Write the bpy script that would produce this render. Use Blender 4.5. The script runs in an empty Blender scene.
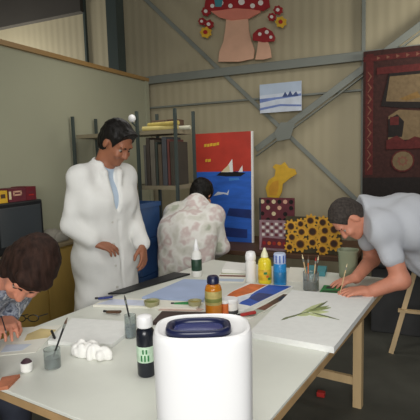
import bpy, math, random
import numpy as np
from mathutils import Vector, Matrix

# ------------------------------------------------------------------ camera
scene = bpy.context.scene
COL = scene.collection
CAM_H = 1.52
PITCH, ROLL, YAW, FPX = math.radians(6.36), math.radians(1.66), math.radians(25.2), 463.7

def _cam_rows():
    B = np.array([[1, 0, 0], [0, 0, -1], [0, 1, 0]], float)
    cp, sp = math.cos(PITCH), math.sin(PITCH)
    P = np.array([[1, 0, 0], [0, cp, -sp], [0, sp, cp]])
    cr, sr = math.cos(ROLL), math.sin(ROLL)
    Q = np.array([[cr, sr, 0], [-sr, cr, 0], [0, 0, 1]])
    cy, sy = math.cos(YAW), math.sin(YAW)
    W = np.array([[cy, -sy, 0], [sy, cy, 0], [0, 0, 1]])
    return Q @ P @ B @ W.T
CR = _cam_rows()                       # rows: image right, image down, forward, in room axes
RIGHT, DOWN, FWD = (Vector(CR[i]) for i in range(3))
cam_data = bpy.data.cameras.new('camera')
cam_data.sensor_width = 36.0
cam_data.lens = FPX / 420.0 * 36.0
cam_data.clip_start = 0.02
cam = bpy.data.objects.new('camera', cam_data)
m = Matrix.Identity(4)
for i in range(3):
    m[i][0], m[i][1], m[i][2] = RIGHT[i], -DOWN[i], -FWD[i]
m.translation = Vector((0, 0, CAM_H))
cam.matrix_world = m
COL.objects.link(cam)
scene.camera = cam

# ------------------------------------------------------------------ light
world = bpy.data.worlds.new('world')
scene.world = world
world.use_nodes = True
bg = world.node_tree.nodes['Background']
bg.inputs[0].default_value = (0.95, 0.97, 1.0, 1)
bg.inputs[1].default_value = 0.12

def area(name, loc, target, sx, sy, power, color):
    l = bpy.data.lights.new(name, 'AREA')
    l.shape = 'RECTANGLE'
    l.size, l.size_y, l.energy, l.color = sx, sy, power, color
    o = bpy.data.objects.new(name, l)
    o.location = loc
    o.rotation_euler = (Vector(target) - Vector(loc)).to_track_quat('-Z', 'Y').to_euler()
    COL.objects.link(o)
    return o
area('camera_side_fill', (0.7, -1.9, 1.9), (-0.9, 1.3, 0.35), 2.6, 1.2, 152, (1.0, 0.99, 0.965))  # broad fill added behind the camera, stands for no known window
area('overhead_fill', (-0.8, 1.3, 2.55), (-0.8, 1.4, 0), 2.2, 1.0, 20, (1.0, 0.98, 0.94))  # added unseen fill, set low to keep the upper back wall dim
area('far_overhead_fill', (-1.3, 3.4, 2.78), (-1.3, 3.55, 0), 2.6, 0.6, 17, (1.0, 0.97, 0.92))  # second added fill above the view, brightens the lower back wall
area('corner_lamp', (0.75, 4.25, 2.5), (-0.5, 4.9, 2.2), 0.5, 0.5, 16, (1.0, 0.96, 0.88))
area('side_room_lamp', (-5.6, 4.35, 1.9), (-5.5, 4.9, 2.7), 1.2, 0.4, 62, (1.0, 0.98, 0.92))

vs = scene.view_settings
vs.view_transform = 'Standard'
vs.look = 'None'
vs.exposure = -0.15
vs.gamma = 1.0
vs.use_curve_mapping = False

# ------------------------------------------------------------------ helpers
def P(x, y, z):
    """the point of the picture (x, y) on the level plane at height z"""
    d = RIGHT * ((x - 210) / FPX) + DOWN * ((y - 210) / FPX) + FWD
    return Vector((0, 0, CAM_H)) + d * ((z - CAM_H) / d.z)
def PY(x, y, Y):
    d = RIGHT * ((x - 210) / FPX) + DOWN * ((y - 210) / FPX) + FWD
    return Vector((0, 0, CAM_H)) + d * (Y / d.y)
def PD(x, y, D):
    d = RIGHT * ((x - 210) / FPX) + DOWN * ((y - 210) / FPX) + FWD
    return Vector((0, 0, CAM_H)) + d * D

def lin(c):
    return tuple((v / 255 / 12.92) if v / 255 <= 0.04045 else ((v / 255 + 0.055) / 1.055) ** 2.4 for v in c)
_mats = {}
def mat(name, c, rough=0.6, var=0.12, scale=12.0, bump=0.0, metal=0.0, stretch=None, trans=0.0):
    if name in _mats:
        return _mats[name]
    mt = bpy.data.materials.new(name)
    mt.use_nodes = True
    nt = mt.node_tree
    b = nt.nodes['Principled BSDF']
    b.inputs['Roughness'].default_value = rough
    b.inputs['Metallic'].default_value = metal
    if trans:
        b.inputs['Transmission Weight'].default_value = trans
    tc = nt.nodes.new('ShaderNodeTexCoord')
    mp = nt.nodes.new('ShaderNodeMapping')
    if stretch:
        mp.inputs['Scale'].default_value = stretch
    nz = nt.nodes.new('ShaderNodeTexNoise')
    nz.inputs['Scale'].default_value = scale
    nz.inputs['Detail'].default_value = 4
    nt.links.new(tc.outputs['Object'], mp.inputs[0])
    nt.links.new(mp.outputs[0], nz.inputs['Vector'])
    rp = nt.nodes.new('ShaderNodeValToRGB')
    l = lin(c)
    rp.color_ramp.elements[0].position = 0.3
    rp.color_ramp.elements[1].position = 0.7
    rp.color_ramp.elements[0].color = (*[v * (1 - var) for v in l], 1)
    rp.color_ramp.elements[1].color = (*[min(1, v * (1 + var)) for v in l], 1)
    nt.links.new(nz.outputs['Fac'], rp.inputs[0])
    nt.links.new(rp.outputs[0], b.inputs['Base Color'])
    if bump:
        bp = nt.nodes.new('ShaderNodeBump')
        bp.inputs['Strength'].default_value = bump
        bp.inputs['Distance'].default_value = 0.01
        nt.links.new(nz.outputs['Fac'], bp.inputs['Height'])
        nt.links.new(bp.outputs[0], b.inputs['Normal'])
    _mats[name] = mt
    return mt

class MB:
    """collects shapes and links them as one mesh object"""
    def __init__(s):
        s.v, s.f, s.mi, s.ms = [], [], [], []
    def mid(s, m_):
        if m_ not in s.ms:
            s.ms.append(m_)
        return s.ms.index(m_)
    def add(s, vs_, fs, m_):
        n = len(s.v)
        s.v += [tuple(q) for q in vs_]
        k = s.mid(m_)
        for f in fs:
            s.f.append([n + i for i in f])
            s.mi.append(k)
        return s
    def box(s, c, size, m_, rz=0.0, M=None):
        hx, hy, hz = (q / 2 for q in size)
        R_ = M if M is not None else Matrix.Rotation(rz, 3, 'Z')
        c = Vector(c)
        vs_ = [c + R_ @ Vector((sx * hx, sy * hy, sz * hz)) for sz in (-1, 1) for sx, sy in ((-1, -1), (1, -1), (1, 1), (-1, 1))]
        return s.add(vs_, [(3, 2, 1, 0), (4, 5, 6, 7), (0, 1, 5, 4), (1, 2, 6, 5), (2, 3, 7, 6), (3, 0, 4, 7)], m_)
    def bar(s, a, b, w, t, m_, up=(0, 0, 1)):
        a, b = Vector(a), Vector(b)
        z = (b - a).normalized()
        x = z.cross(Vector(up))
        if x.length < 1e-4:
            x = z.cross(Vector((0, 1, 0)))
        x.normalize()
        y = z.cross(x)
        M = Matrix((x, y, z)).transposed()
        return s.box((a + b) / 2, (w, t, (b - a).length), m_, M=M)
    def tube(s, a, b, ra, rb, m_, n=12):
        a, b = Vector(a), Vector(b)
        z = (b - a).normalized()
        x = z.orthogonal().normalized()
        y = z.cross(x)
        vs_ = [a + (x * math.cos(t) + y * math.sin(t)) * ra for t in [2 * math.pi * i / n for i in range(n)]]
        vs_ += [b + (x * math.cos(t) + y * math.sin(t)) * rb for t in [2 * math.pi * i / n for i in range(n)]]
        fs = [(i, (i + 1) % n, n + (i + 1) % n, n + i) for i in range(n)] + [tuple(range(n - 1, -1, -1)), tuple(range(n, 2 * n))]
        return s.add(vs_, fs, m_)
    def lathe(s, prof, c, m_, n=24, M=None, sx=1, sy=1, power=2.0):
        """prof: list of (r, z)"""
        c = Vector(c)
        vs_ = []
        for r, z in prof:
            for i in range(n):
                t = 2 * math.pi * i / n
                ct, st = math.cos(t), math.sin(t)
                e = 2.0 / power
                q = Vector((math.copysign(abs(ct) ** e, ct) * r * sx, math.copysign(abs(st) ** e, st) * r * sy, z))
                vs_.append(c + (M @ q if M is not None else q))
        fs = []
        for k in range(len(prof) - 1):
            for i in range(n):
                fs.append((k * n + i, k * n + (i + 1) % n, (k + 1) * n + (i + 1) % n, (k + 1) * n + i))
        fs.append(tuple(range(n - 1, -1, -1)))
        fs.append(tuple(range((len(prof) - 1) * n, len(prof) * n)))
        return s.add(vs_, fs, m_)
    def prism(s, pts, N, t, m_):
        """closed outline of 3-D points raised by t along N"""
        N = Vector(N)
        pts = [Vector(q) for q in pts]
        n = len(pts)
        nn = Vector((0, 0, 0))
        for i in range(n):
            nn += pts[i].cross(pts[(i + 1) % n])
        if nn.dot(N) < 0:
            pts = pts[::-1]
        vs_ = pts + [q + N * t for q in pts]
        fs = [tuple(range(n - 1, -1, -1)), tuple(range(n, 2 * n))] + [(i, (i + 1) % n, n + (i + 1) % n, n + i) for i in range(n)]
        return s.add(vs_, fs, m_)
    def build(s, name, parent=None, smooth=False, bevel=0.0):
        me = bpy.data.meshes.new(name)
        me.from_pydata(s.v, [], s.f)
        for q in s.ms:
            me.materials.append(q)
        me.polygons.foreach_set('material_index', s.mi)
        if smooth:
            me.polygons.foreach_set('use_smooth', [True] * len(s.f))
        me.update()
        o = bpy.data.objects.new(name, me)
        COL.objects.link(o)
        if smooth and smooth != 'all':
            try:
                me.set_sharp_from_angle(angle=math.radians(40))
            except Exception:
                pass
        if bevel:
            bm_ = o.modifiers.new('bevel', 'BEVEL')
            bm_.width, bm_.segments, bm_.limit_method = bevel, 2, 'ANGLE'
        if parent is not None:
            o.parent = parent
        return o

def tag(o, label, cat, group=None):
    o['label'], o['category'] = label, cat
    if group:
        o['group'] = group
    return o
def struct(o):
    o['kind'] = 'structure'
    return o
def thing(name, label, cat, loc=(0, 0, 0), group=None):
    """an empty at the base of the thing; parts are given in room axes and parented to it"""
    o = bpy.data.objects.new(name, None)
    o.location = loc
    o.empty_display_size = 0.05
    COL.objects.link(o)
    return tag(o, label, cat, group)
def put(mb, name, root, **k):
    """build a part whose points are room points"""
    L = Vector(root.location)
    mb.v = [tuple(Vector(q) - L) for q in mb.v]
    return mb.build(name, root, **k)
def copy_tree(o, parent=None):
    c = o.copy()
    COL.objects.link(c)
    if parent is not None:
        c.parent = parent
    for ch in list(o.children):
        copy_tree(ch, c)
    return c

# ------------------------------------------------------------------ smooth solids for bodies and cloth
class Solid:
    def __init__(s):
        s.p = []
        s.cuts = []
    def cap(s, a, b, ra, rb=None, k=0.02, op=1):
        s.p.append(('c', np.array(a, float), np.array(b, float), ra, ra if rb is None else rb, k, op))
        return s
    def ell(s, c, r, A=None, k=0.02, op=1):
        s.p.append(('e', np.array(c, float), np.array(r, float), np.eye(3) if A is None else np.array(A, float), 0, k, op))
        return s
    def cut(s, point, normal):
        """remove what lies on the side the normal points to"""
        s.cuts.append((np.array(point, float), np.array(normal, float) / np.linalg.norm(normal)))
        return s
    def chain(s, pts, rs, k=0.02):
        for i in range(len(pts) - 1):
            s.cap(pts[i], pts[i + 1], rs[i], rs[i + 1], k)
        return s
    def bounds(s, q):
        if q[0] == 'c':
            r = max(q[3], q[4])
            return np.minimum(q[1], q[2]) - r, np.maximum(q[1], q[2]) + r
        r = max(q[2])
        return q[1] - r, q[1] + r
    def build(s, name, mt, vox, parent=None, wave=None):
        pos = [q for q in s.p if q[6] > 0]
        lo = np.min([s.bounds(q)[0] for q in pos], axis=0) - 3 * vox
        hi = np.max([s.bounds(q)[1] for q in pos], axis=0) + 3 * vox
        n = np.ceil((hi - lo) / vox).astype(int) + 1
        F = np.full(n, 0.05, np.float32)
        ax = [lo[i] + vox * np.arange(n[i]) for i in range(3)]
        for q in s.p:
            a, b = s.bounds(q)
            i0 = np.maximum(np.floor((a - 0.055 - lo) / vox).astype(int), 0)
            i1 = np.minimum(np.ceil((b + 0.055 - lo) / vox).astype(int) + 1, n)
            if np.any(i1 <= i0):
                continue
            X, Y, Z = np.meshgrid(*[ax[i][i0[i]:i1[i]] for i in range(3)], indexing='ij')
            if q[0] == 'c':
                a, b, ra, rb = q[1:5]
                d = b - a
                L = max(float(d @ d), 1e-12)
                t = np.clip(((X - a[0]) * d[0] + (Y - a[1]) * d[1] + (Z - a[2]) * d[2]) / L, 0, 1)
                D = np.sqrt((X - a[0] - t * d[0]) ** 2 + (Y - a[1] - t * d[1]) ** 2 + (Z - a[2] - t * d[2]) ** 2) - (ra + (rb - ra) * t)
            else:
                c, r, A = q[1:4]
                x, y, z = X - c[0], Y - c[1], Z - c[2]
                u = [(x * A[0, j] + y * A[1, j] + z * A[2, j]) for j in range(3)]
                k0 = np.sqrt(sum((u[j] / r[j]) ** 2 for j in range(3)))
                k1 = np.sqrt(sum((u[j] / r[j] ** 2) ** 2 for j in range(3))) + 1e-9
                D = k0 * (k0 - 1) / k1
            sl = tuple(slice(i0[i], i1[i]) for i in range(3))
            G, k = F[sl], q[5]
            if q[6] > 0:
                h = np.maximum(k - np.abs(G - D), 0) / k
                F[sl] = np.minimum(G, D) - h * h * k / 4
            else:
                h = np.maximum(k - np.abs(G + D), 0) / k
                F[sl] = np.maximum(G, -D) + h * h * k / 4
        if wave or s.cuts:
            X, Y, Z = np.meshgrid(*ax, indexing='ij')
            if wave:
                F += wave(X, Y, Z).astype(np.float32)
            for pt, nr in s.cuts:
                F = np.maximum(F, ((X - pt[0]) * nr[0] + (Y - pt[1]) * nr[1] + (Z - pt[2]) * nr[2]).astype(np.float32))
        I = F < 0
        for i in range(3):
            sl = [slice(None)] * 3
            for e in (0, -1):
                sl[i] = e
                I[tuple(sl)] = False
        c8 = [(i, j, k) for i in (0, 1) for j in (0, 1) for k in (0, 1)]
        sub = lambda A_, o: A_[o[0]:A_.shape[0] - 1 + o[0], o[1]:A_.shape[1] - 1 + o[1], o[2]:A_.shape[2] - 1 + o[2]]
        cnt = sum(sub(I, o).astype(np.int8) for o in c8)
        act = np.argwhere((cnt > 0) & (cnt < 8))
        val = np.stack([F[act[:, 0] + o[0], act[:, 1] + o[1], act[:, 2] + o[2]] for o in c8], 1)
        acc = np.zeros((len(act), 3))
        num = np.zeros(len(act))
        for i in range(8):
            for j in range(i + 1, 8):
                if sum(abs(c8[i][q] - c8[j][q]) for q in range(3)) != 1:
                    continue
                a, b = val[:, i], val[:, j]
                x = (a < 0) != (b < 0)
                t = np.where(x, a / np.where(np.abs(a - b) < 1e-9, 1e-9, a - b), 0)
                pt = np.array(c8[i]) + t[:, None] * (np.array(c8[j]) - np.array(c8[i]))
                acc += np.where(x[:, None], pt, 0)
                num += x
        V = lo + vox * (act + acc / np.maximum(num, 1)[:, None])
        idx = np.full(cnt.shape, -1, np.int64)
        idx[tuple(act.T)] = np.arange(len(act))
        faces = []
        for axn in range(3):
            o1, o2 = [(1, 2), (2, 0), (0, 1)][axn]
            sh = [slice(None)] * 3
            sh2 = [slice(None)] * 3
            sh[axn], sh2[axn] = slice(0, -1), slice(1, None)
            A_, B_ = I[tuple(sh)], I[tuple(sh2)]
            e = np.argwhere(A_ != B_)
            e = e[(e[:, o1] > 0) & (e[:, o2] > 0)]
            d1, d2 = np.zeros(3, int), np.zeros(3, int)
            d1[o1] = 1
            d2[o2] = 1
            g = lambda q: idx[q[:, 0], q[:, 1], q[:, 2]]
            quad = np.stack([g(e - d1 - d2), g(e - d2), g(e), g(e - d1)], 1)
            fl = ~A_[tuple(e.T)]
            quad[fl] = quad[fl][:, ::-1]
            faces.append(quad[(quad >= 0).all(1)])
        Q = np.concatenate(faces)
        if parent is not None:
            V = V - np.array(parent.location)
        me = bpy.data.meshes.new(name)
        me.from_pydata(V.tolist(), [], Q.tolist())
        me.polygons.foreach_set('use_smooth', [True] * len(Q))
        me.materials.append(mt)
        me.update()
        o = bpy.data.objects.new(name, me)
        COL.objects.link(o)
        if parent is not None:
            o.parent = parent
        return o

def V3(*a):
    return Vector(a)

# ------------------------------------------------------------------ materials
WALL = mat('painted_partition', (160, 160, 136), 0.8, 0.03, 1.5)
PANEL = mat('cladding_panel', (170, 160, 132), 0.7, 0.05, 1.2)
STEEL = mat('grey_green_steel', (122, 126, 118), 0.5, 0.06, 4)
STEEL_D = mat('dark_green_steel', (62, 72, 68), 0.6, 0.06, 3)
DARKPANEL = mat('dark_soffit', (62, 58, 52), 0.8, 0.08, 2)
CONC = mat('concrete', (76, 76, 68), 0.75, 0.14, 5, 0.15)
TRIM = mat('varnished_trim', (150, 118, 70), 0.5, 0.15, 8, stretch=(1, .1, 1))
PINE = mat('pine', (200, 172, 128), 0.55, 0.14, 14, stretch=(1, 1, .15))
TABLETOP = mat('worn_laminate', (218, 220, 210), 0.38, 0.05, 4)
EDGE = mat('table_edge', (172, 140, 98), 0.6, 0.12, 12)
PLY = mat('olive_plywood', (166, 136, 68), 0.6, 0.16, 5, stretch=(1, 1, .3))
WHITE = mat('white_plastic', (243, 243, 243), 0.35, 0.01, 3)
WHITE_M = mat('white_matt', (232, 231, 226), 0.8, 0.03, 8)
CANVAS = mat('primed_canvas', (230, 231, 227), 0.75, 0.03, 30)
PAPER = mat('paper', (226, 224, 212), 0.8, 0.04, 6)
NAVY = mat('navy_plastic', (22, 28, 62), 0.3, 0.08, 6)
NAVY_L = mat('blue_navy_plastic', (48, 58, 118), 0.25, 0.08, 6)
BLACK = mat('black', (22, 23, 25), 0.45, 0.15, 8)
CHAR = mat('charcoal', (58, 58, 58), 0.8, 0.15, 6)
SKIN = mat('skin', (196, 138, 108), 0.55, 0.08, 18)
SKIN_D = mat('tan_skin', (144, 92, 66), 0.55, 0.08, 18)
SKIN_R = mat('ruddy_skin', (198, 132, 106), 0.55, 0.1, 18)
HAIR_B = mat('black_hair', (24, 22, 20), 0.45, 0.4, 60, 0.5, stretch=(1, 1, .2))
HAIR_BR = mat('brown_hair', (44, 29, 23), 0.75, 0.5, 55, 0.6, stretch=(1, 1, .2))
HAIR_G = mat('cropped_hair', (62, 56, 52), 0.7, 0.35, 80, 0.4)
COAT = mat('white_cotton', (212, 212, 208), 0.85, 0.04, 9, 0.3)
TEE = mat('grey_white_cotton', (184, 187, 193), 0.85, 0.04, 9, 0.12)
DENIM = mat('dark_trousers', (38, 42, 54), 0.85, 0.15, 20)
SHOE = mat('shoe_leather', (34, 30, 28), 0.5, 0.1, 8)
EYE_W = mat('eye_white', (150, 138, 126), 0.3, 0.02, 4)
EYE_D = mat('eye_dark', (30, 22, 18), 0.2, 0.05, 4)
SHIRT_BL = mat('pale_blue_shirt', (166, 182, 198), 0.8, 0.06, 10)
RED = mat('red_paint', (168, 36, 30), 0.6, 0.12, 8)
ORANGE = mat('orange_paint', (206, 104, 42), 0.6, 0.2, 18)
YELLOW = mat('yellow_paint', (214, 170, 46), 0.6, 0.12, 12)
BLUE = mat('blue_paint', (38, 84, 178), 0.55, 0.2, 9)
BLUE_D = mat('deep_blue_paint', (24, 48, 112), 0.55, 0.2, 9)
CREAM = mat('cream_paint', (214, 198, 158), 0.7, 0.08, 12)
GREEN = mat('green_paint', (40, 130, 66), 0.6, 0.2, 12)
OLIVE = mat('olive_paint', (122, 128, 62), 0.6, 0.25, 16)
BROWN = mat('brown_paint', (84, 58, 38), 0.6, 0.2, 12)
MAROON = mat('maroon', (100, 36, 46), 0.6, 0.15, 12)
TEAL = mat('teal', (64, 132, 140), 0.6, 0.1, 10)

for _h in (HAIR_B, HAIR_BR, HAIR_G):
    _h.node_tree.nodes['Principled BSDF'].inputs['Specular IOR Level'].default_value = 0.15
def glass(name, c, a=0.55):
    mt = mat(name, c, 0.08, 0.02, 3, trans=0.85)
    return mt
GLASS = glass('jar_glass', (214, 222, 220))
AMBER = mat('amber_plastic', (214, 132, 34), 0.15, 0.12, 6, trans=0.25)

def camo(name, cols, scale):
    mt = bpy.data.materials.new(name)
    mt.use_nodes = True
    nt = mt.node_tree
    b = nt.nodes['Principled BSDF']
    b.inputs['Roughness'].default_value = 0.85
    tc = nt.nodes.new('ShaderNodeTexCoord')
    nz = nt.nodes.new('ShaderNodeTexNoise')
    nz.inputs['Scale'].default_value = scale
    nz.inputs['Detail'].default_value = 2.5
    rp = nt.nodes.new('ShaderNodeValToRGB')
    rp.color_ramp.interpolation = 'EASE'
    while len(rp.color_ramp.elements) < len(cols):
        rp.color_ramp.elements.new(0.5)
    for i, c in enumerate(cols):
        rp.color_ramp.elements[i].position = 0.3 + 0.4 * i / (len(cols) - 1)
        rp.color_ramp.elements[i].color = (*lin(c), 1)
    nt.links.new(tc.outputs['Object'], nz.inputs['Vector'])
    nt.links.new(nz.outputs['Fac'], rp.inputs[0])
    nt.links.new(rp.outputs[0], b.inputs['Base Color'])
    return mt
CAMO = camo('mottled_smock', [(166, 170, 152), (212, 210, 200), (228, 226, 220), (204, 186, 182), (222, 220, 212)], 7.5)
PRINT = camo('printed_blouse', [(60, 66, 82), (150, 156, 168), (96, 104, 122), (196, 198, 204), (70, 76, 92)], 26)

# ------------------------------------------------------------------ the room
WALL_Y, PART_X = 4.9, -3.1
struct(MB().box((-1.5, 1.6, -0.05), (11, 8, 0.1), CONC).build('floor'))
PANEL_RIB = PANEL.copy()
PANEL_RIB.name = 'ribbed_cladding'
nt = PANEL_RIB.node_tree
tc = nt.nodes.new('ShaderNodeTexCoord')
wv = nt.nodes.new('ShaderNodeTexWave')
wv.inputs['Scale'].default_value = 3.0
bp = nt.nodes.new('ShaderNodeBump')
bp.inputs['Strength'].default_value = 0.25
bp.inputs['Distance'].default_value = 0.01
nt.links.new(tc.outputs['Object'], wv.inputs['Vector'])
nt.links.new(wv.outputs['Fac'], bp.inputs['Height'])
nt.links.new(bp.outputs[0], nt.nodes['Principled BSDF'].inputs['Normal'])
struct(MB().box((-1.5, WALL_Y + 0.15, 2.1), (11, 0.1, 4.2), PANEL_RIB).build('wall_back'))
struct(MB().box((-1.5, 1.6, 4.25), (11, 8, 0.1), DARKPANEL).build('ceiling'))
PTOP = 2.46
WALL_P = WALL.copy()
WALL_P.name = 'partition_panels'
mb = MB().box((PART_X - 0.05, 2.1, PTOP / 2), (0.1, 5.6, PTOP), WALL_P)
struct(mb.build('wall_left'))
struct(MB().box((PART_X - 0.04, 2.1, PTOP + 0.02), (0.15, 5.62, 0.04), TRIM).build('trim_1'))
struct(MB().box((PART_X - 0.04, 4.87, 1.25), (0.13, 0.06, 2.5), WALL).build('trim_2'))
# upper dark panel of the neighbouring bay, its seam and the steel frame on the wall
struct(MB().box((-5.6, WALL_Y + 0.05, 3.82), (3.1, 0.1, 0.78), DARKPANEL).build('trim_3'))
struct(MB().box((-4.05, WALL_Y + 0.08, 2.1), (0.03, 0.04, 4.2), STEEL_D).build('trim_4'))

def steel(name, label, mb_):
    return tag(mb_.build(name, bevel=0.003), label, 'steel frame')
steel('steel_column', 'dark green steel column standing at the back wall beyond the pale partition', MB().box((-3.52, WALL_Y, 2.1), (0.15, 0.16, 4.2), STEEL_D))
b_ = MB().box((-0.8, WALL_Y, 2.475), (5.3, 0.012, 0.085), STEEL)
b_.box((-0.8, WALL_Y + 0.045, 2.517), (5.3, 0.1, 0.012), STEEL)
steel('steel_beam', 'long grey steel rail running level across the back wall under the mushrooms', b_)
steel('wall_rail', 'thin grey rail across the back wall behind the shelving', MB().box((-1.85, WALL_Y + 0.06, 2.155), (2.6, 0.05, 0.02), STEEL))
y1 = WALL_Y + 0.035
b_ = MB().bar((-3.35, y1, 3.68), (-0.45, y1, 0.85), 0.045, 0.012, STEEL, up=(0, 1, 0))
steel('diagonal_brace', 'thin steel brace sloping down behind the picture of snow toward the tapestry', b_)
b_ = MB().bar((0.75, WALL_Y - 0.012, 3.25), (-1.72, WALL_Y - 0.012, 1.6), 0.068, 0.012, STEEL, up=(0, 1, 0))
b_.bar((0.75, WALL_Y, 3.18), (-1.72, WALL_Y, 1.53), 0.012, 0.05, STEEL, up=(0, 1, 0))
b_.prism([V3(-1.47, WALL_Y - 0.02, 1.68), V3(-1.33, WALL_Y - 0.02, 1.70), V3(-1.27, WALL_Y - 0.02, 1.87), V3(-1.43, WALL_Y - 0.02, 1.88), V3(-1.50, WALL_Y - 0.02, 1.78)], (0, -1, 0), 0.012, STEEL)
steel('diagonal_brace', 'wide steel brace rising past the top corner of the tapestry', b_)
steel('wall_post', 'slim upright steel post at the edge of the tapestry', MB().box((-0.6, WALL_Y + 0.06, 2.1), (0.035, 0.04, 4.2), STEEL))

# ------------------------------------------------------------------ pictures and cut-outs
class Board:
    """a flat board at corner O with unit axes U, Vv: size w x h x t; shapes in board metres"""
    def __init__(s, O, U, Vv, w, h, t, base):
        s.O, s.U, s.V = Vector(O), Vector(U).normalized(), Vector(Vv).normalized()
        s.N = s.U.cross(s.V)
        s.w, s.h = w, h
        s.mb = MB()
        s.layer = 0
        if base is not None:
            s.mb.prism([s.pt(0, 0, -t), s.pt(w, 0, -t), s.pt(w, h, -t), s.pt(0, h, -t)], s.N, t, base)
    def pt(s, x, y, n=0.0):
        return s.O + s.U * x + s.V * y + s.N * n
    def poly(s, pts, m_, rel=True):
        s.layer += 1
        k = (s.w, s.h) if rel else (1, 1)
        s.mb.prism([s.pt(x * k[0], y * k[1], 0) for x, y in pts], s.N, 0.0006 + 0.00025 * s.layer, m_)
        return s
    def disc(s, x, y, r, m_, n=14, petals=0, ry=None, rel=True):
        pts = []
        X, Y = (x * s.w, y * s.h) if rel else (x, y)
        N = n if not petals else petals * 4
        for i in range(N):
            t = 2 * math.pi * i / N
            q = r if not petals else r * (1.0 if i % 4 in (0, 1) else 0.74)
            pts.append((X + q * math.cos(t), Y + (q if ry is None else ry) * math.sin(t)))
        return s.poly(pts, m_, rel=False)

# patterned tapestry
CR_D = mat('rug_ground', (58, 32, 28), 0.95, 0.25, 30, 0.3)
RUG_R = mat('rug_red', (84, 32, 30), 0.95, 0.2, 30, 0.3)
RUG_K = mat('rug_dark', (32, 26, 24), 0.95, 0.2, 30, 0.3)
RUG_T = mat('rug_tan', (112, 94, 68), 0.95, 0.14, 30, 0.3)
RUG_O = mat('rug_ochre', (122, 94, 52), 0.95, 0.14, 30, 0.3)
RUG_P = mat('rug_pink', (118, 78, 62), 0.95, 0.14, 30, 0.3)
RUG_G = mat('rug_green', (50, 72, 52), 0.95, 0.14, 30, 0.3)
rug = Board((-0.585, WALL_Y - 0.07, 1.07), (1, 0, 0), (0, 0, 1), 0.78, 1.43, 0.02, CR_D)
rug.poly([(0, 0), (1, 0), (1, .15), (0, .15)], RUG_K)
rug.poly([(.03, .17), (.12, .17), (.12, .98), (.03, .98)], RUG_R)
for i in range(9):                                     # pale zigzag of the side border
    y = .2 + i * .075
    rug.poly([(.05, y), (.085, y + .032), (.05, y + .064), (.062, y + .064), (.105, y + .032), (.062, y)], RUG_P)
rug.poly([(.0, .93), (1, .93), (1, .965), (0, .965)], RUG_R)
for i in range(8):
    rug.poly([(.16 + i * .11, .935), (.2 + i * .11, .947), (.16 + i * .11, .96)], RUG_P)
rug.poly([(.16, .84), (1, .84), (1, .885), (.16, .885)], RUG_R)
rug.poly([(.21, .63), (.3, .84), (.97, .84), (.97, .66), (.72, .6), (.45, .61)], RUG_K)
rug.poly([(.27, .66), (.31, .82), (.86, .82), (.83, .69), (.68, .64), (.45, .65)], RUG_T)
rug.poly([(.42, .67), (.62, .71), (.66, .67), (.5, .655)], RUG_O)
rug.poly([(.3, .4), (.72, .4), (.72, .58), (.42, .6), (.3, .56)], RUG_T)
rug.poly([(.3, .42), (.46, .42), (.48, .52), (.4, .57), (.3, .54)], RUG_K)
rug.poly([(.32, .5), (.42, .5), (.42, .555), (.32, .555)], RUG_R)
rug.poly([(.28, .34), (.76, .34), (.72, .4), (.6, .42), (.5, .39), (.4, .43), (.28, .4)], RUG_R)
rug.disc(.47, .26, .105, RUG_R, 14)
rug.disc(.47, .26, .092, RUG_T, 14)
rug.disc(.47, .26, .05, RUG_P, petals=8)
rug.disc(.47, .26, .025, RUG_T, 10)
rug.poly([(.84, .6), (.97, .62), (.97, .8), (.9, .78)], RUG_G)
rug.poly([(.8, .2), (.97, .2), (.97, .56), (.85, .5)], RUG_G)
tag(rug.mb.build('tapestry'), 'dark red patterned tapestry hanging on the back wall above the bending man', 'tapestry')

# small picture of snow
SNOW = mat('snow_white', (200, 208, 220), 0.7, 0.08, 14)
SKYB = mat('pale_sky', (176, 190, 208), 0.7, 0.06, 6)
pb = Board((-1.645, WALL_Y - 0.07, 1.985), (1, 0, -0.0), (0, 0, 1), 0.45, 0.3, 0.02, SNOW)
pb.poly([(0, .62), (1, .66), (1, 1), (0, 1)], SKYB)
BLUE_S = mat('soft_blue', (112, 132, 186), .7, .15, 12)
pb.poly([(0, .36), (.4, .44), (1, .5), (1, .58), (.5, .52), (0, .5)], BLUE_S)
pb.poly([(.55, .5), (.62, .68), (.68, .54), (.74, .7), (.8, .54), (.88, .66), (.94, .5)], mat('slate_blue', (62, 78, 122), .7))
pb.poly([(0, .1), (.5, .2), (1, .14), (1, .2), (.5, .27), (0, .18)], BLUE_S)
tag(pb.mb.build('picture'), 'small pale blue winter landscape picture hanging below the mushrooms', 'picture')

# mushroom cut-out on the rail
STALK = mat('pink_cream_paint', (214, 168, 140), 0.7, 0.06, 8)
GILL = mat('salmon_paint', (208, 124, 104), 0.7, 0.06, 8)
CAPR = mat('toadstool_red', (150, 30, 34), 0.6, 0.1, 8)
SPOT = mat('spot_white', (222, 214, 206), 0.7, 0.04, 8)
MX = lambda x, y: tuple(PY(x, y, WALL_Y - 0.04))
mroot = thing('mushroom_cutout', 'painted cut-out of a big and a small red toadstool standing on the wall rail', 'decoration', (-1.9, WALL_Y - 0.03, 2.53))
def cut(name, pts, m_, lift=0.0, t=0.02, label=None):
    o = put(MB().prism([Vector(MX(x, y)) - Vector((0, lift, 0)) for x, y in pts], (0, -1, 0), t, m_), name, mroot)
    if label:
        o['label'] = label
    return o
def ring(cx, cy, rx, ry, n=14, a0=0.0):
    return [(cx + rx * math.cos(a0 + 2 * math.pi * i / n), cy + ry * math.sin(a0 + 2 * math.pi * i / n)) for i in range(n)]
cut('stalk', [(219, 62), (220, 52), (224, 42), (226, 30), (227, 18), (248, 16), (249, 30), (252, 42), (255, 50), (254, 59), (240, 62)], STALK, label='big pink stalk')
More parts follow.
